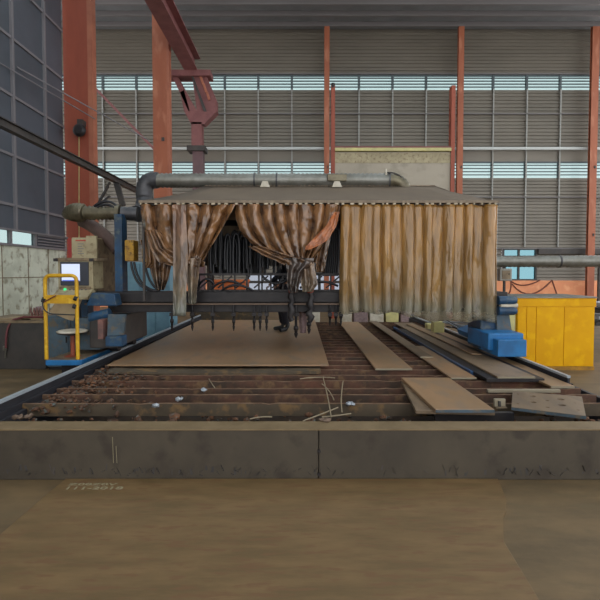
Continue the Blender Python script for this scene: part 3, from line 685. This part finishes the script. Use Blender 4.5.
tag(MB().tube([W(5, 346, 7.3), W(5, 350, 7.3), W(5.5, 351, 7.3), W(5.5, 358, 7.3)], [.03, .03, .012, .012], 8).build('hose_coupling', 'duct'), 'small metal coupling hanging at the end of the red hose', 'coupling')
r = empty('blue_cabinet', (WX(57, 7.2), 7.2, 0), 'dull blue floor cabinet between the workbench and the red stool', 'cabinet')
MB().box(WX(45.5, 7.3), WX(69, 7.3), 7.3, 8.3, 0.05, WZ(316, 7.3)).build('body', 'bluegrey', r, bevel=.01)
MB().box(WX(46.5, 7.3), WX(68, 7.3), 7.32, 8.3, 0, .05).build('plinth', 'dark', r)
MB().box(WX(47, 7.3), WX(67.5, 7.3), 7.285, 7.3, .1, WZ(318, 7.3)).build('door', 'bluegrey', r, bevel=.004)
MB().box(WX(65.5, 7.3), WX(66.5, 7.3), 7.265, 7.285, .45, .55).build('handle', 'dark', r)
# control console with screen
y = 6.45; q = empty('control_console', (WX(76, y), y+.2, WZ(300, y)), 'beige control console with lit screen behind the yellow guard rail', 'console')
cx0, cx1 = WX(58, y), WX(93, y)
MB().box(cx0, cx1, y, y+.35, WZ(289, y), WZ(259.5, y)).build('housing', 'beige', q, bevel=.01)
MB().box(cx0-.02, cx1+.07, y-.03, y+.36, WZ(261, y), WZ(258, y)).build('top_cover', 'beigeside', q, bevel=.006)
MB().box(WX(61, y), WX(89, y), y-.015, y, WZ(285.5, y), WZ(262, y)).build('screen_bezel', 'bezel', q)
sc = MB().box(WX(62.5, y), WX(80.5, y), y-.02, y-.015, WZ(281, y), WZ(264, y)).build('screen', 'screen', q)
MB().box(WX(63, y), WX(80, y), y-.0215, y-.02, WZ(281, y), WZ(280, y)).build('task_bar', 'bar', sc)
MB().box(WX(60, y), WX(91, y), y-.016, y, WZ(294, y), WZ(286.5, y)).build('keypad', 'beigeside', q)
m = MB(); m.prism([(cx0, y, WZ(289, y)), (cx0, y-.17, WZ(297, y-.17)), (cx0, y-.17, WZ(299.5, y-.17)), (cx0, y+.35, WZ(299.5, y))], (cx1-cx0, 0, 0)); m.build('desk', 'beige', q)
MB().tube([W(65, 289.5, y-.012), W(65, 289.5, y-.03)], .022, 12).build('start_button', 'green', q)
for u in (70, 74, 78, 82, 86): MB().tube([W(u, 290, y-.012), W(u, 290, y-.025)], .012, 8).build('push_button', 'bezel', q)
MB().tube([W(79, 276, y-.021), W(79, 276, y-.022)], .01, 8)
MB().prism([W(57, 299.5, y-.1), W(82, 299.5, y-.1), W(73, 321, y-.1), W(66, 319, y-.1), W(49, 312, y-.1)], (0, .01, 0)).build('hanging_paper', 'cardboard', q)
MB().bar((WX(76, y+.2), y+.2, .455), (WX(76, y+.2), y+.2, WZ(299, y+.2)), .1).build('stand', 'blue', q)
for u in (57, 92.5): MB().box(WX(u-1.5, y), WX(u+2.5, y), y-.05, y-.02, WZ(261.5, y), WZ(258.5, y)).build('hinge', 'dark', q)
# upper printed beige cabinet
y = 6.85; q = empty('control_cabinet', (-3.2, y+.3, WZ(292, y)), 'tall grubby beige electrical cabinet behind the console, with printed red label', 'cabinet')
MB().box(WX(72, y), WX(96, y), y, 7.55, WZ(299, y), WZ(237.5, y)).build('body', 'beige', q, bevel=.01)
MB().box(WX(96, y), WX(96, y)+.012, y+.02, 7.53, WZ(297, y), WZ(238.5, y)).build('side_panel', 'beigeside', q)
MB().box(WX(88, y), WX(97, y)+.02, y-.04, y, WZ(260, y), WZ(236, y)).build('door_edge', 'beige', q)
MB().box(WX(68, y), WX(72, y), y+.02, y+.3, WZ(257, y), WZ(238.5, y)).build('dark_side', 'red', q)
d_ = MB().box(WX(73, y), WX(88, y), y-.02, y, WZ(258, y), WZ(238.8, y)).build('printed_plate', 'beige', q)
MB().box(WX(77, y), WX(87, y), y-.025, y-.02, WZ(241.2, y), WZ(240, y)).build('red_stripe', 'printred', d_)
m = MB()
for i in range(5): m.box(WX(79, y), WX(85-i % 2*1.5, y), y-.0245, y-.02, WZ(244.4+i*2.4, y), WZ(243.6+i*2.4, y))
m.build('print_lines', 'printgrey', d_)
MB().bar((WX(84, 7.2), 7.2, .2), (WX(84, 7.2), 7.2, WZ(299, y)), .2).build('pedestal', 'blue', q)

# ================================================================== RIGHT SIDE
y = 7.3; q = empty('yellow_cabinet', (4.1, y+.4, 0), 'big yellow sheet metal cabinet with grey top right of the bed', 'cabinet')
x0, x1 = WX(517.5, y), WX(595.5, y)
MB().box(x0, x1, y, y+.9, .0, WZ(298, y)).build('body', 'yellowcab', q, bevel=.006)
MB().box(x0-.02, x1+.02, y-.03, y+.93, WZ(298, y), WZ(296.6, y)).build('lid', 'duct', q)
MB().box(x0, x1+.01, y-.018, y, WZ(306.3, y), WZ(298.6, y)).build('top_band', 'yellowcab', q)
for u0, u1 in ((518.2, 526.6), (527.2, 536.2), (536.8, 564.2), (564.8, 594.6)): MB().box(WX(u0, y), WX(u1, y), y-.014, y, .07, WZ(307, y)).build('panel', 'yellowcab', q)
MB().box(WX(518, y), x1, y-.02, y, 0.0, .06).build('dirty_plinth', 'yellowdirty', q)
MB().prism([(x0-.02, y+.01, WZ(297.5, y)), (x0-.12, y+.01, WZ(297.5, y)), (x0-.17, y+.01, WZ(314, y)), (x0-.02, y+.01, WZ(338, y))], (0, .03, 0)).build('cream_gusset', 'cream', q)
# long galvanised duct across the right
y = 13.5; p, c_ = spiral_tube([W(470, 261.5, y), W(640, 261, y)], .17, .14, .008, 16)
q = empty('wall_duct', W(550, 268, y), 'long galvanised spiral duct running right of the canopy', 'duct')
MB().tube(p, c_, 18).build('spiral_duct', 'duct', q)
MB().tube([W(558, 261.2, y), W(559.5, 261.2, y)], .19, 18).build('clamp_band', 'ductdark', q)
for u in (505, 600): MB().bar((WX(u, y), y+.05, 0), (WX(u, y), y+.05, WZ(267, y)), .06).build('support_post', 'dark2', q)
y = 13.2; q = tag(MB().box(WX(500, y), WX(512, y), y, y+.2, WZ(281, y), WZ(268.5, y)).build('junction_box', 'duct', bevel=.02), 'small grey junction box hanging under the right duct by the window', 'junction box')
MB().box(WX(502, y), WX(510, y), y-.015, y, WZ(279, y), WZ(270.5, y)).build('lid', 'beigeside', q); MB().tube([W(509, 274, y-.015), W(509, 274, y-.03)], .02, 8).build('lock', 'dark', q)
q = empty('looped_cable', W(530, 292, 20.5), 'brown cables looping over the terracotta wall behind the yellow cabinet', 'cable')
for a, mid, b_ in (((500, 293), (512, 300), (511, 281)), ((511, 281), (522, 290), (540, 280)), ((512, 284), (530, 306), (552, 280)), ((552, 280), (556, 292), (558, 297)), ((500, 296), (530, 302), (548, 284))):
    MB().tube(arc(W(*a, 20.69), W(*mid, 20.69), W(*b_, 20.69), 8), .03, 6).build('cable', 'browncable', q)
# stacked bars right of the yellow cabinet
for i in range(4):
    y = 9.5; zz = WZ(322-i*6.5, y)
    tag(MB().box(WX(597, y), 8.2, y-.1*i, y+.5, max(0.0, zz-.08), zz).build('steel_bar', 'pipes' if i % 2 else 'dark2', bevel=.005), ('lowest', 'second from bottom', 'second from top', 'topmost')[i]+' flat steel bar in the stack right of the yellow cabinet', 'steel bar', 'bars stacked right of the yellow cabinet')
# loose thin bars behind the right carriage
for i in range(16):
    a = W(449+random.uniform(-6, 8), 319+random.uniform(0, 8), 8.0+i*.04); b_ = W(476+random.uniform(-8, 5), 331+random.uniform(-9, 7), 7.5+i*.02)
    a.z = max(a.z, .56); b_.z = max(b_.z, .56)
    tag(MB().tube([a, b_], .013, 6).build('thin_rod', 'pipes' if i % 3 else 'dark'), 'thin metal rod in the jumble under the right end of the curtain', 'rod', 'rods under the curtain')
for i, (u0, u1, v, y) in enumerate(((434.5, 445, 322, 8.5), (428, 433, 324, 9.0))):
    tag(MB().box(WX(u0, y), WX(u1, y), y, y+.2, .45, WZ(v, y)).build('yellow_block', 'cream', bevel=.01), ('larger pale yellow block seen under the curtain beside the rods', 'smaller pale yellow block seen under the curtain further left')[i], 'block')

# ================================================================== BACKGROUND BEHIND THE GANTRY
y = 10.2; q = empty('pale_blue_cabinet', (WX(151, y), y, 0), 'pale blue steel cabinet standing behind the left end of the gantry', 'cabinet')
MB().box(WX(126, y), WX(170, y), y, y+.6, .03, WZ(262, y)).build('body', 'paleblue', q, bevel=.01)
for a, b_ in ((127, 140), (141, 155), (156, 169)): 
    d_ = MB().box(WX(a, y), WX(b_, y), y-.02, y, .1, WZ(264, y)).build('door', 'paleblue', q, bevel=.004); MB().box(WX(b_-1.4, y), WX(b_-.8, y), y-.045, y-.02, .9, 1.05).build('handle', 'dark', d_)
MB().box(WX(127, y), WX(169, y), y+.02, y+.55, 0, .03).build('plinth', 'dark', q)
y = 11; tag(MB().tube([(WX(173, y), y, 0), (WX(173, y), y, 1.45), (WX(173, y), y, 1.56), (WX(173, y), y, 1.62)], [.09, .09, .05, .03], 16).build('gas_cylinder', 'orange'), 'tall orange gas cylinder beside the pale blue cabinet', 'gas cylinder')
y = 14.2; q = empty('orange_bin', (WX(228, y), y, 0), 'orange steel bin seen through the rack behind the gantry', 'bin')
MB().box(WX(208, y), WX(245, y), y, y+1, .1, WZ(282, y)).build('body', 'orange', q, bevel=.02); MB().box(WX(206.5, y), WX(246.5, y), y-.05, y+1.05, WZ(282, y), WZ(280, y)).build('rim', 'orange', q)
for u in (211, 240): MB().box(WX(u, y), WX(u+3, y), y+.1, y+.9, 0, .1).build('foot', 'dark', q)
y = 12.3; tag(MB().box(WX(190, y), WX(262, y), y, y+1.5, 0, WZ(311, y)).build('plate_stack', 'slatold', bevel=.02), 'low dark stack of steel plate on the floor behind the gantry', 'plate stack')
y = 13.6; k = 0
for u0, u1, vt, mm in ((341, 352, 307, 'white'), (354, 368, 309, 'pink'), (370, 384, 308, 'white'), (386, 399, 309, 'cream'), (401, 415, 311, 'pink'), (308, 320, 309, 'white')):
    lab = ('off-white crate behind the edge of the amber curtain', 'dusty pink crate between two off-white crates', 'off-white crate second from the curtain edge', 'cream crate among the floor crates behind the curtain', 'dusty pink crate furthest right in the crate row', 'off-white crate left of the amber curtain')[k]; k += 1
    q = tag(MB().box(WX(u0, y), WX(u1, y), y, y+.4, 0, WZ(vt, y)).build('storage_crate', mm, bevel=.02), lab, 'crate', 'crates behind the gantry')
    MB().box(WX(u0, y)-.015, WX(u1, y)+.015, y-.015, y+.415, WZ(vt, y), WZ(vt, y)+.03).build('rim', mm, q)

# ================================================================== CUTTING BED
Z0 = .35; B = empty('cutting_bed', (0, 3.5, 0), 'low steel cutting bed with kerb and rows of rusty slats', 'cutting bed')
kz = WZ(430.3, 3.41)
k1 = MB().box(-5, WX(318.6, 3.41), 3.41, 3.58, 0, kz).build('kerb_beam', 'kerb', B, bevel=.006)
k2 = MB().box(WX(319.2, 3.41), 5, 3.41, 3.58, 0, kz-.002).build('kerb_beam', 'kerb', B, bevel=.006)
MB().box(-5, 5, 3.4, 3.585, kz, kz+.012).build('kerb_cap', 'kerbtop', B, bevel=.003)
for v in (451, 474): 
    p = W(319, v, 3.41); MB().tube([p, p-Vector((0, .012, 0))], .014, 10).build('bolt', 'dark', k2)
for u, v0_, v1_ in ((112.5, 437, 463), (116, 446, 463)):
    a, b_ = W(u, v0_, 3.409), W(u+1, v1_, 3.409); MB().bar(a, b_, .003).build('chalk_mark', 'chalk', k1)
m = MB()
for i in range(150):
    x = random.uniform(-2.4, 2.4); h_ = random.uniform(.006, .05); a_ = random.uniform(-.03, .03); z_ = random.uniform(.03, .08)
    m.bar((x, 3.4095, z_), (x+a_, 3.4095, z_+h_), random.uniform(.004, .02), .001)
tag(m.build('scuff_marks', 'dark2', k1), kind='stuff')
MB().box(-2.6, 3.2, 3.6, 12, 0.002, .03).build('pit_floor', 'rustbase', B)
def slat(y, xa, xb_, h, zt, m):
    P = [];Q = []; n = 70
    for i in range(n+1):
        x = xa+(xb_-xa)*i/n; dy = .006*math.sin(x*1.7+y*5)
        tz = zt-.003*random.random()-(.010*random.random() if random.random() < .12 else 0)
        P.append((x, y+dy, zt-h)); P.append((x, y+dy, tz)); P.append((x, y+dy+.012, tz)); P.append((x, y+dy+.012, zt-h))
    mb = MB(); fs = []
    for i in range(n):
        for a in range(4):
            b2 = (a+1) % 4; fs.append((i*4+a, i*4+b2, (i+1)*4+b2, (i+1)*4+a)[::-1])
    mb.add(P, fs); mb.add(P[:4], [(0,1,2,3)]); mb.add(P[-4:], [(3,2,1,0)])
    o = mb.build('slat', m, B); Q = [[Vector((p[0], p[1]-.001, p[2]-.006)) for p in P[1::4]], [Vector((p[0], p[1]-.001, p[2]+.0005)) for p in P[1::4]], [Vector((p[0], p[1]+.001, p[2]+.0005)) for p in P[2::4]]]
    MB().grid(Q, False).build('pale_edge', 'slatedge', o); return o  # thin paler strip along the top of each slat
ys = [4.25, 4.54, 4.80, 5.12, 5.42]+[5.42+.29*i for i in range(1, 21)]
for i, y in enumerate(ys): slat(y, -2.62 if i else -2.78, 3.02, (.17 if i < 5 else .3) if i else .125, Z0+(.004 if i % 2 else 0), 'slatold' if i == 0 else 'slat')
MB().box(-2.64, -2.6, 3.6, 11.5, .03, .3).build('side_plate', 'raildark', B); MB().box(3.1, 3.14, 3.6, 11.5, .03, .3).build('side_plate', 'raildark', B)
# rails
for xx, lab in ((-2.69, 'left gantry rail, bright worn top, running beside the blue platform'), (2.98, 'right gantry rail, bright worn top, running toward the blue carriage')):
    q = empty('gantry_rail', (xx, 8, 0), lab, 'rail')
    y0 = 3.6 if xx < 0 else 4.95
    MB().box(xx-.02, xx+.02, y0, 12.1, .425, .45).build('rail_head', 'rail', q)
    MB().box(xx-.012, xx+.012, y0, 12.1, .36, .425).build('rail_web', 'raildark', q)
    MB().box(xx-.05, xx+.05, y0, 12.1, .34, .36).build('rail_foot', 'raildark', q)
    MB().box(xx-.04, xx+.045, y0, 12.1, 0, .34).build('rail_girder', 'raildark', q)

# ================================================================== PLATES ON THE BED
def plate(name, pts, zt, th, m, label, cat='steel plate', group=None, holes=None, edge=True, tilt=0):
    """pts: (x, y) corners"""
    n = len(pts); o = MB().prism([(x, y, zt-th+tilt*(x-pts[0][0])) for x, y in pts], (0, 0, th)).build(name, m, bevel=.002)
    return tag(o, label, cat, group)
zp = Z0+.075
M['plate'].node_tree.nodes['Principled BSDF'].inputs['Specular IOR Level'].default_value = 1.0; M['plate'].node_tree.nodes['Principled BSDF'].inputs['Roughness'].default_value = .42
y0 = 5.67
big = plate('steel_plate', [(WX(106, y0), y0), (WX(329, y0), y0), (WX(329, y0), 11), (WX(106, y0), 11)], zp, .02, 'plate', 'large brown steel plate lying on the slats under the torches')
# sagging offcut sheet below it
P = []; xa, xb_ = WX(106, 5.5), WX(321, 5.5)
for i in range(41):
    s = i/40; x = xa+(xb_-xa)*s; zz = Z0+.032-.016*math.sin(s*3.1)
    P.append([Vector((x, 5.47, zz-.028)), Vector((x, 5.47, zz)), Vector((x, 7.5, zz)), Vector((x, 7.5, zz-.028))])
tag(MB().grid(P, False).build('steel_plate', 'slatold', solid=.002), 'warped sooty plate edge showing just under the large brown plate', 'steel plate')
def strip(u0, u1, vf, zt, yb, th, m, lab, shift=0.):
    d = DG(vf, zt); x0, x1 = WX(u0, d), WX(u1, d)
    o = plate('steel_strip', [(x0, d), (x1, d), (x1+shift, yb), (x0+shift, yb)], zt, th, m, lab, 'steel strip')
    MB().box(x0, x1, d-.002, d-.0005, zt-th, zt-.001).build('cut_edge', 'cutedge', o); return o
s1 = strip(376, 413, 368.3, Z0+.03, 11, .025, 'plate', 'long brown steel strip right of the large plate, pale cut end')
s2 = strip(421, 433.5, 356.6, Z0+.045, 11, .02, 'plategrey', 'narrow grey-brown strip further back, second right of the large plate')
s3 = strip(452, 478, 377.5, Z0+.03, 7.4, .02, 'plate', 'brown strip end in front of the narrow grey-brown strip')
s4 = strip(499, 537, 376.6, Z0+.075, 10.4, .02, 'plategrey', 'wide grey-brown strip topmost on the dark plate at right', -.04)
s5 = plate('steel_plate', [(2.1, 5.02), (2.75, 5.02), (2.72, 9.5), (2.05, 9.5)], Z0+.052, .04, 'dark', 'black plate lying under the wide grey-brown strip')
s6 = strip(553, 577, 386, Z0+.03, 9.8, .025, 'plate', 'brown strip along the right rail, nearest the yellow cabinet')
x = 2.06; s7 = plate('steel_strip', [(x, 5.4), (x+.05, 5.4), (x+.03, 9.8), (x-.02, 9.8)], Z0+.05, .05, 'bluedark', 'narrow strip coloured as blue light along the left side of the black plate', 'steel strip')
s8 = plate('steel_strip', [(2.42, 6.3), (2.56, 6.3), (2.5, 10), (2.36, 10)], Z0+.1, .015, 'plate', 'thin loose strip resting on the wide grey-brown strip', 'steel strip')
s9 = plate('steel_bar', [(1.95, 4.62), (2.70, 4.62), (2.70, 4.66), (1.95, 4.66)], Z0+.03, .03, 'cutedge', 'pale narrow bar lying across the slats behind the drilled plate', 'steel bar')
# front pair of plates
plate('steel_plate', [(WX(417, DG(410.5, .385)), DG(410.5, .385)), (WX(497, DG(412, .385)), DG(412, .385)), (WX(448, DG(380, .385)), DG(380, .385)), (WX(402, DG(380, .385)), DG(380, .385))], Z0+.035, .03, 'plategrey', 'grey-brown plate half hidden under the near brown plate')
zq = Z0+.07
def gp(u, v): 
    d = DG(v, zq); return (WX(u, d), d)
o = plate('steel_plate', [gp(437, 409.5), gp(496.5, 409.5), gp(450, 377.5), gp(402, 377.5)], zq, .03, 'plate', 'near brown rectangular plate on top of another just behind the kerb')
d = gp(437, 409.5)[1]; MB().box(gp(437, 409.5)[0], gp(496.5, 409.5)[0], d-.002, d-.0005, zq-.028, zq-.002).build('cut_edge', 'bluegrey', o)
MB().box(1.2, 1.9, 3.95, 4.0, .03, Z0).build('slat', 'dark', B)
# drilled plate
zq = Z0+.035
cs = [Vector(gp(513.5, 407)), Vector(gp(589, 416)), Vector(gp(584.5, 396.5)), Vector(gp(514.5, 391))]
o = plate('drilled_plate', [tuple(c) for c in cs], zq, .03, 'plategrey', 'square drilled plate with round holes on the slats at right', 'steel plate')
MB().prism([(cs[0].x, cs[0].y-.003, zq-.028), (cs[1].x, cs[1].y-.003, zq-.028), (cs[1].x, cs[1].y-.003, zq-.002), (cs[0].x, cs[0].y-.003, zq-.002)], (0, -.001, 0)).build('cut_edge', 'bluegrey', o)
cut = MB()
for u, v, r_ in ((534.5, 396, .034), (563, 399.3, .034), (534.8, 402, .034), (564.3, 405, .036), (549.5, 400.5, .018), (520, 394, .014), (577.5, 403, .014), (520, 403.8, .014), (550, 407.3, .018), (581, 410, .014)):
    x_, y_ = gp(u, v); cut.tube([(x_, y_, zq-.1), (x_, y_, zq+.1)], r_, 14)
co = cut.build('hole_cutter', 'dark2')
for ob in (o, co):
    bm = bmesh.new(); bm.from_mesh(ob.data); bmesh.ops.remove_doubles(bm, verts=bm.verts, dist=1e-6); bmesh.ops.recalc_face_normals(bm, faces=bm.faces); bm.to_mesh(ob.data); bm.free()
o.modifiers.clear()
bo = o.modifiers.new('holes', 'BOOLEAN'); bo.object = co; bo.operation = 'DIFFERENCE'; bo.solver = 'EXACT'
bpy.context.view_layer.update()
dg = bpy.context.evaluated_depsgraph_get(); me = bpy.data.meshes.new_from_object(o.evaluated_get(dg)); o.modifiers.clear(); o.data = me
bpy.data.objects.remove(co)
# small yellowish bracket
q = empty('angle_bracket', W(503, 404, 4.2), 'small yellowish steel bracket lying left of the drilled plate', 'bracket')
x_ = WX(503, 4.1); 
MB().box(x_-.05, x_+.05, 4.12, 4.15, Z0, Z0+.075).build('upright', 'cutedge', q); MB().box(x_-.05, x_+.05, 4.08, 4.12, Z0, Z0+.01).build('foot', 'beigeside', q); MB().box(x_-.02, x_+.0, 4.1, 4.12, Z0+.01, Z0+.06).build('rib', 'dark2', q)
# slag and scrap
m = MB()
for i in range(1500):
    y = random.uniform(4.2, 6.9); x = -2.55+abs(random.gauss(0, .35)); 
    if x > WX(135, y) and y < 5.4 and random.random() < .6: continue
    m.lump((x, y, Z0-.04+random.uniform(-.06, .05)*(1.3 if y > 5 else .7)), random.choice((.008, .012, .016, .022, .03)))
tag(m.build('slag_heap', 'slag'), 'rusty slag and scrap heaped on the slats beside the left rail', 'slag', kind='stuff')
m = MB()
for i in range(900):
    y = random.uniform(3.62, 4.2) if random.random() < .5 else random.uniform(4.2, 8); x = random.uniform(-2.5, 3.1)
    m.lump((x, y, random.uniform(.04, .16 if y > 4.2 else .27)), random.uniform(.012, .045))
tag(m.build('cut_scrap', 'slag'), 'scrap offcuts lying in the pit between the slats and kerb', 'scrap', kind='stuff')
wires = [((303, 421), (322, 414), (338, 407.5)), ((322, 417), (337, 416), (351, 413.5)), ((323, 377), (329, 400), (331, 417)), ((300, 379), (317, 376), (335, 378)), ((343, 381), (340, 400), (342, 412)), ((209, 379), (212, 384), (215, 388)), ((322, 384), (330, 390), (334, 400)), ((250, 419), (262, 416), (272, 417))]
for i, (a, mid, b_) in enumerate(wires):
    y = 4.0+.05*i; d = lambda v: DG(v, .38)
    q = [W(u, v, d(v)) for u, v in (a, mid, b_)]
    tag(MB().tube(arc(*q, 6), .006, 6).build('scrap_wire', 'wire'), ['upper straightish wire of the crossed pair by the kerb lump', 'lower wire of the crossed pair by the kerb lump', 'long bent wire running back over the slats above the kerb lump', 'nearly level wire at the back by the large plate corner', 'short upright curved wire right of the long bent one', 'small lone wire on the slats left of the middle', 'thin diagonal wire between the two long bent wires', 'short level wire just behind the kerb left of its joint'][i], 'wire', 'bent wires on the slats')
for i, (u, v) in enumerate(((325, 422), (154, 407), (180, 400), (203, 391), (352, 405), (18, 419), (27, 418))):
    zz = kz+.012 if v > 421 else (Z0 if v < 412 else .33); d = DG(v, zz); p = W(u, v, d); m = MB()
    for k in range(3): m.lump((p.x+random.uniform(-.03, .03), d+random.uniform(-.01, .02), zz+.012), .028)
    tag(m.build('slag_lump', 'ledge' if i in (0, 5, 6) else 'pipes'), ['crumbly brown slag lump sitting on the kerb top', 'bright slag drip on the front slat at left', 'bright slag drip on the second slat', 'bright slag drip on the third slat', 'bright slag drip on the front slat near the wires', 'brown slag lump by the kerb at far left', 'brown slag lump right beside the far left one'][i], 'slag')

# plate lying on the floor in front
zf = .016
def fp(u, v): 
    d = DG(v, zf); return (WX(u, d), d)
back = 3.4
pl = [(-1.83, 1.7), (WX(62, back), back), (WX(501, back), back), fp(506, 490), fp(510, 500), fp(509.5, 510), fp(507, 517), (1.2, 2.6), (1.12, 1.7)]
o = plate('floor_plate', pl, zf, .016, 'groundplate', 'wide brown plate lying on the floor before the kerb, chalk writing at left')
for txt, u, v, sz, sx in (('111-2018', 59, 489.3, .058, 1.95), ('Z00Z0V', 64, 485.2, .046, 2.3)):
    cu = bpy.data.curves.new('chalk_writing', 'FONT'); cu.body = txt; cu.size = sz; cu.offset = .0008; cu.extrude = .0004
    to = bpy.data.objects.new('tmp', cu); col.objects.link(to); bpy.context.view_layer.update()
    me = bpy.data.meshes.new_from_object(to.evaluated_get(bpy.context.evaluated_depsgraph_get())); bpy.data.objects.remove(to)
    me.materials.clear(); me.materials.append(M['chalk']); t_ = bpy.data.objects.new('chalk_writing', me); col.objects.link(t_)
    x_, y_ = fp(u, v); t_.parent = o; t_.location = Vector((x_, y_, zf+.0006))-WL[o]; t_.scale = (sx, 1, 1); t_['label'] = 'faint white chalk numbers'


# ================================================================== PERSON behind the gantry
def skin_body(name, J, E, m, parent=None, sub=2):
    me = bpy.data.meshes.new(name); me.from_pydata([Vector(j[0]) for j in J], E, []); me.materials.append(M[m])
    o = bpy.data.objects.new(name, me); col.objects.link(o)
    if parent: o.parent = parent
    md = o.modifiers.new('skin', 'SKIN'); me.skin_vertices or None
    for i, j in enumerate(J):
        r_ = j[1]; me.skin_vertices[0].data[i].radius = r_ if isinstance(r_, tuple) else (r_, r_)
    me.skin_vertices[0].data[0].use_root = True
    md.use_smooth_shade = True
    s = o.modifiers.new('s', 'SUBSURF'); s.levels = sub; s.render_levels = sub; return o
px, py, pz = WX(284, 8.95), 8.95, zp
pr = empty('person', (px, py, pz), 'person in dark work clothes and black boots standing behind the gantry', 'person')
J = [((0,0,.92),(.15,.1)), ((0,0,1.12),(.14,.1)), ((0,0,1.32),(.17,.11)), ((0,0,1.45),(.08,.07)), ((0,-.01,1.52),.055), ((0,-.02,1.58),.07), ((0,-.02,1.66),(.08,.095)), ((0,-.02,1.73),.06),
     ((-.09,0,.86),.095), ((-.10,-.02,.5),.07), ((-.10,.02,.12),.05), ((.09,0,.86),.095), ((.10,-.06,.5),.07), ((.12,.0,.12),.05),
     ((-.18,0,1.39),.065), ((-.25,0,1.12),.045), ((-.2,-.2,.95),.034), ((.18,0,1.39),.065), ((.25,0,1.12),.045), ((.2,-.2,.95),.034)]
E_ = [(0,1),(1,2),(2,3),(3,4),(4,5),(5,6),(6,7),(0,8),(8,9),(9,10),(0,11),(11,12),(12,13),(2,14),(14,15),(15,16),(2,17),(17,18),(18,19)]
body = skin_body('body', J, E_, 'skin', pr)
J2 = [(p_, (r_ if not isinstance(r_, tuple) else r_)) for p_, r_ in J]
inf = lambda r_, k: (r_[0]+k, r_[1]+k) if isinstance(r_, tuple) else r_+k
skin_body('jacket', [(J[i][0], inf(J[i][1], .02)) for i in (0, 1, 2, 3, 14, 15, 16, 17, 18, 19)], [(0,1),(1,2),(2,3),(2,4),(4,5),(5,6),(2,7),(7,8),(8,9)], 'jacket', pr)
skin_body('trousers', [(J[i][0], inf(J[i][1], .018)) for i in (0, 8, 9, 10, 11, 12, 13)], [(0,1),(1,2),(2,3),(0,4),(4,5),(5,6)], 'trousers', pr)
for sx, dx in ((-.10, -.06), (.12, .06)):
    skin_body('boot', [((sx, .03, .06), .05), ((sx, .02, .2), .052), ((sx+dx*.4, -.09, .045), .045), ((sx+dx, -.17, .038), .035)], [(0,1),(0,2),(2,3)], 'boot', pr, 1)
for sx in (-.2, .2):
    h = skin_body('hand', [((sx, -.2, .95), .026), ((sx, -.25, .90), .03)], [(0, 1)], 'skin', pr, 1)
    for k in range(4): skin_body('finger', [((sx-.025+k*.017, -.26, .89), .009), ((sx-.027+k*.018, -.29, .86), .008), ((sx-.027+k*.018, -.285, .82-.008*(k % 3)), .007)], [(0,1),(1,2)], 'skin', h, 1)
    skin_body('thumb', [((sx*.87, -.235, .92), .01), ((sx*.75, -.26, .885), .009), ((sx*.75, -.275, .86), .008)], [(0,1),(1,2)], 'skin', h, 1)
skin_body('hair', [((0, .0, 1.72), .085), ((0, .03, 1.64), .08)], [(0, 1)], 'hair', pr)
m = MB(); m.tube([(-.03, -.108, 1.665), (-.03, -.116, 1.665)], .009, 8); m.tube([(.03, -.108, 1.665), (.03, -.116, 1.665)], .009, 8)
def raw(mb, name, mm, par):
    me = bpy.data.meshes.new(name); me.from_pydata(mb.v, [], mb.f); me.materials.append(M[mm]); o = bpy.data.objects.new(name, me); col.objects.link(o); o.parent = par
raw(m, 'eyes', 'hair', pr)
raw(MB().tube([(0, -.11, 1.66), (0, -.135, 1.63), (0, -.11, 1.62)], [.008, .014, .01], 8), 'nose', 'skin', pr)
raw(MB().bar((-.022, -.108, 1.595), (.022, -.108, 1.595), .008), 'mouth', 'red', pr)

pr.rotation_euler = (0, 0, math.radians(-65))
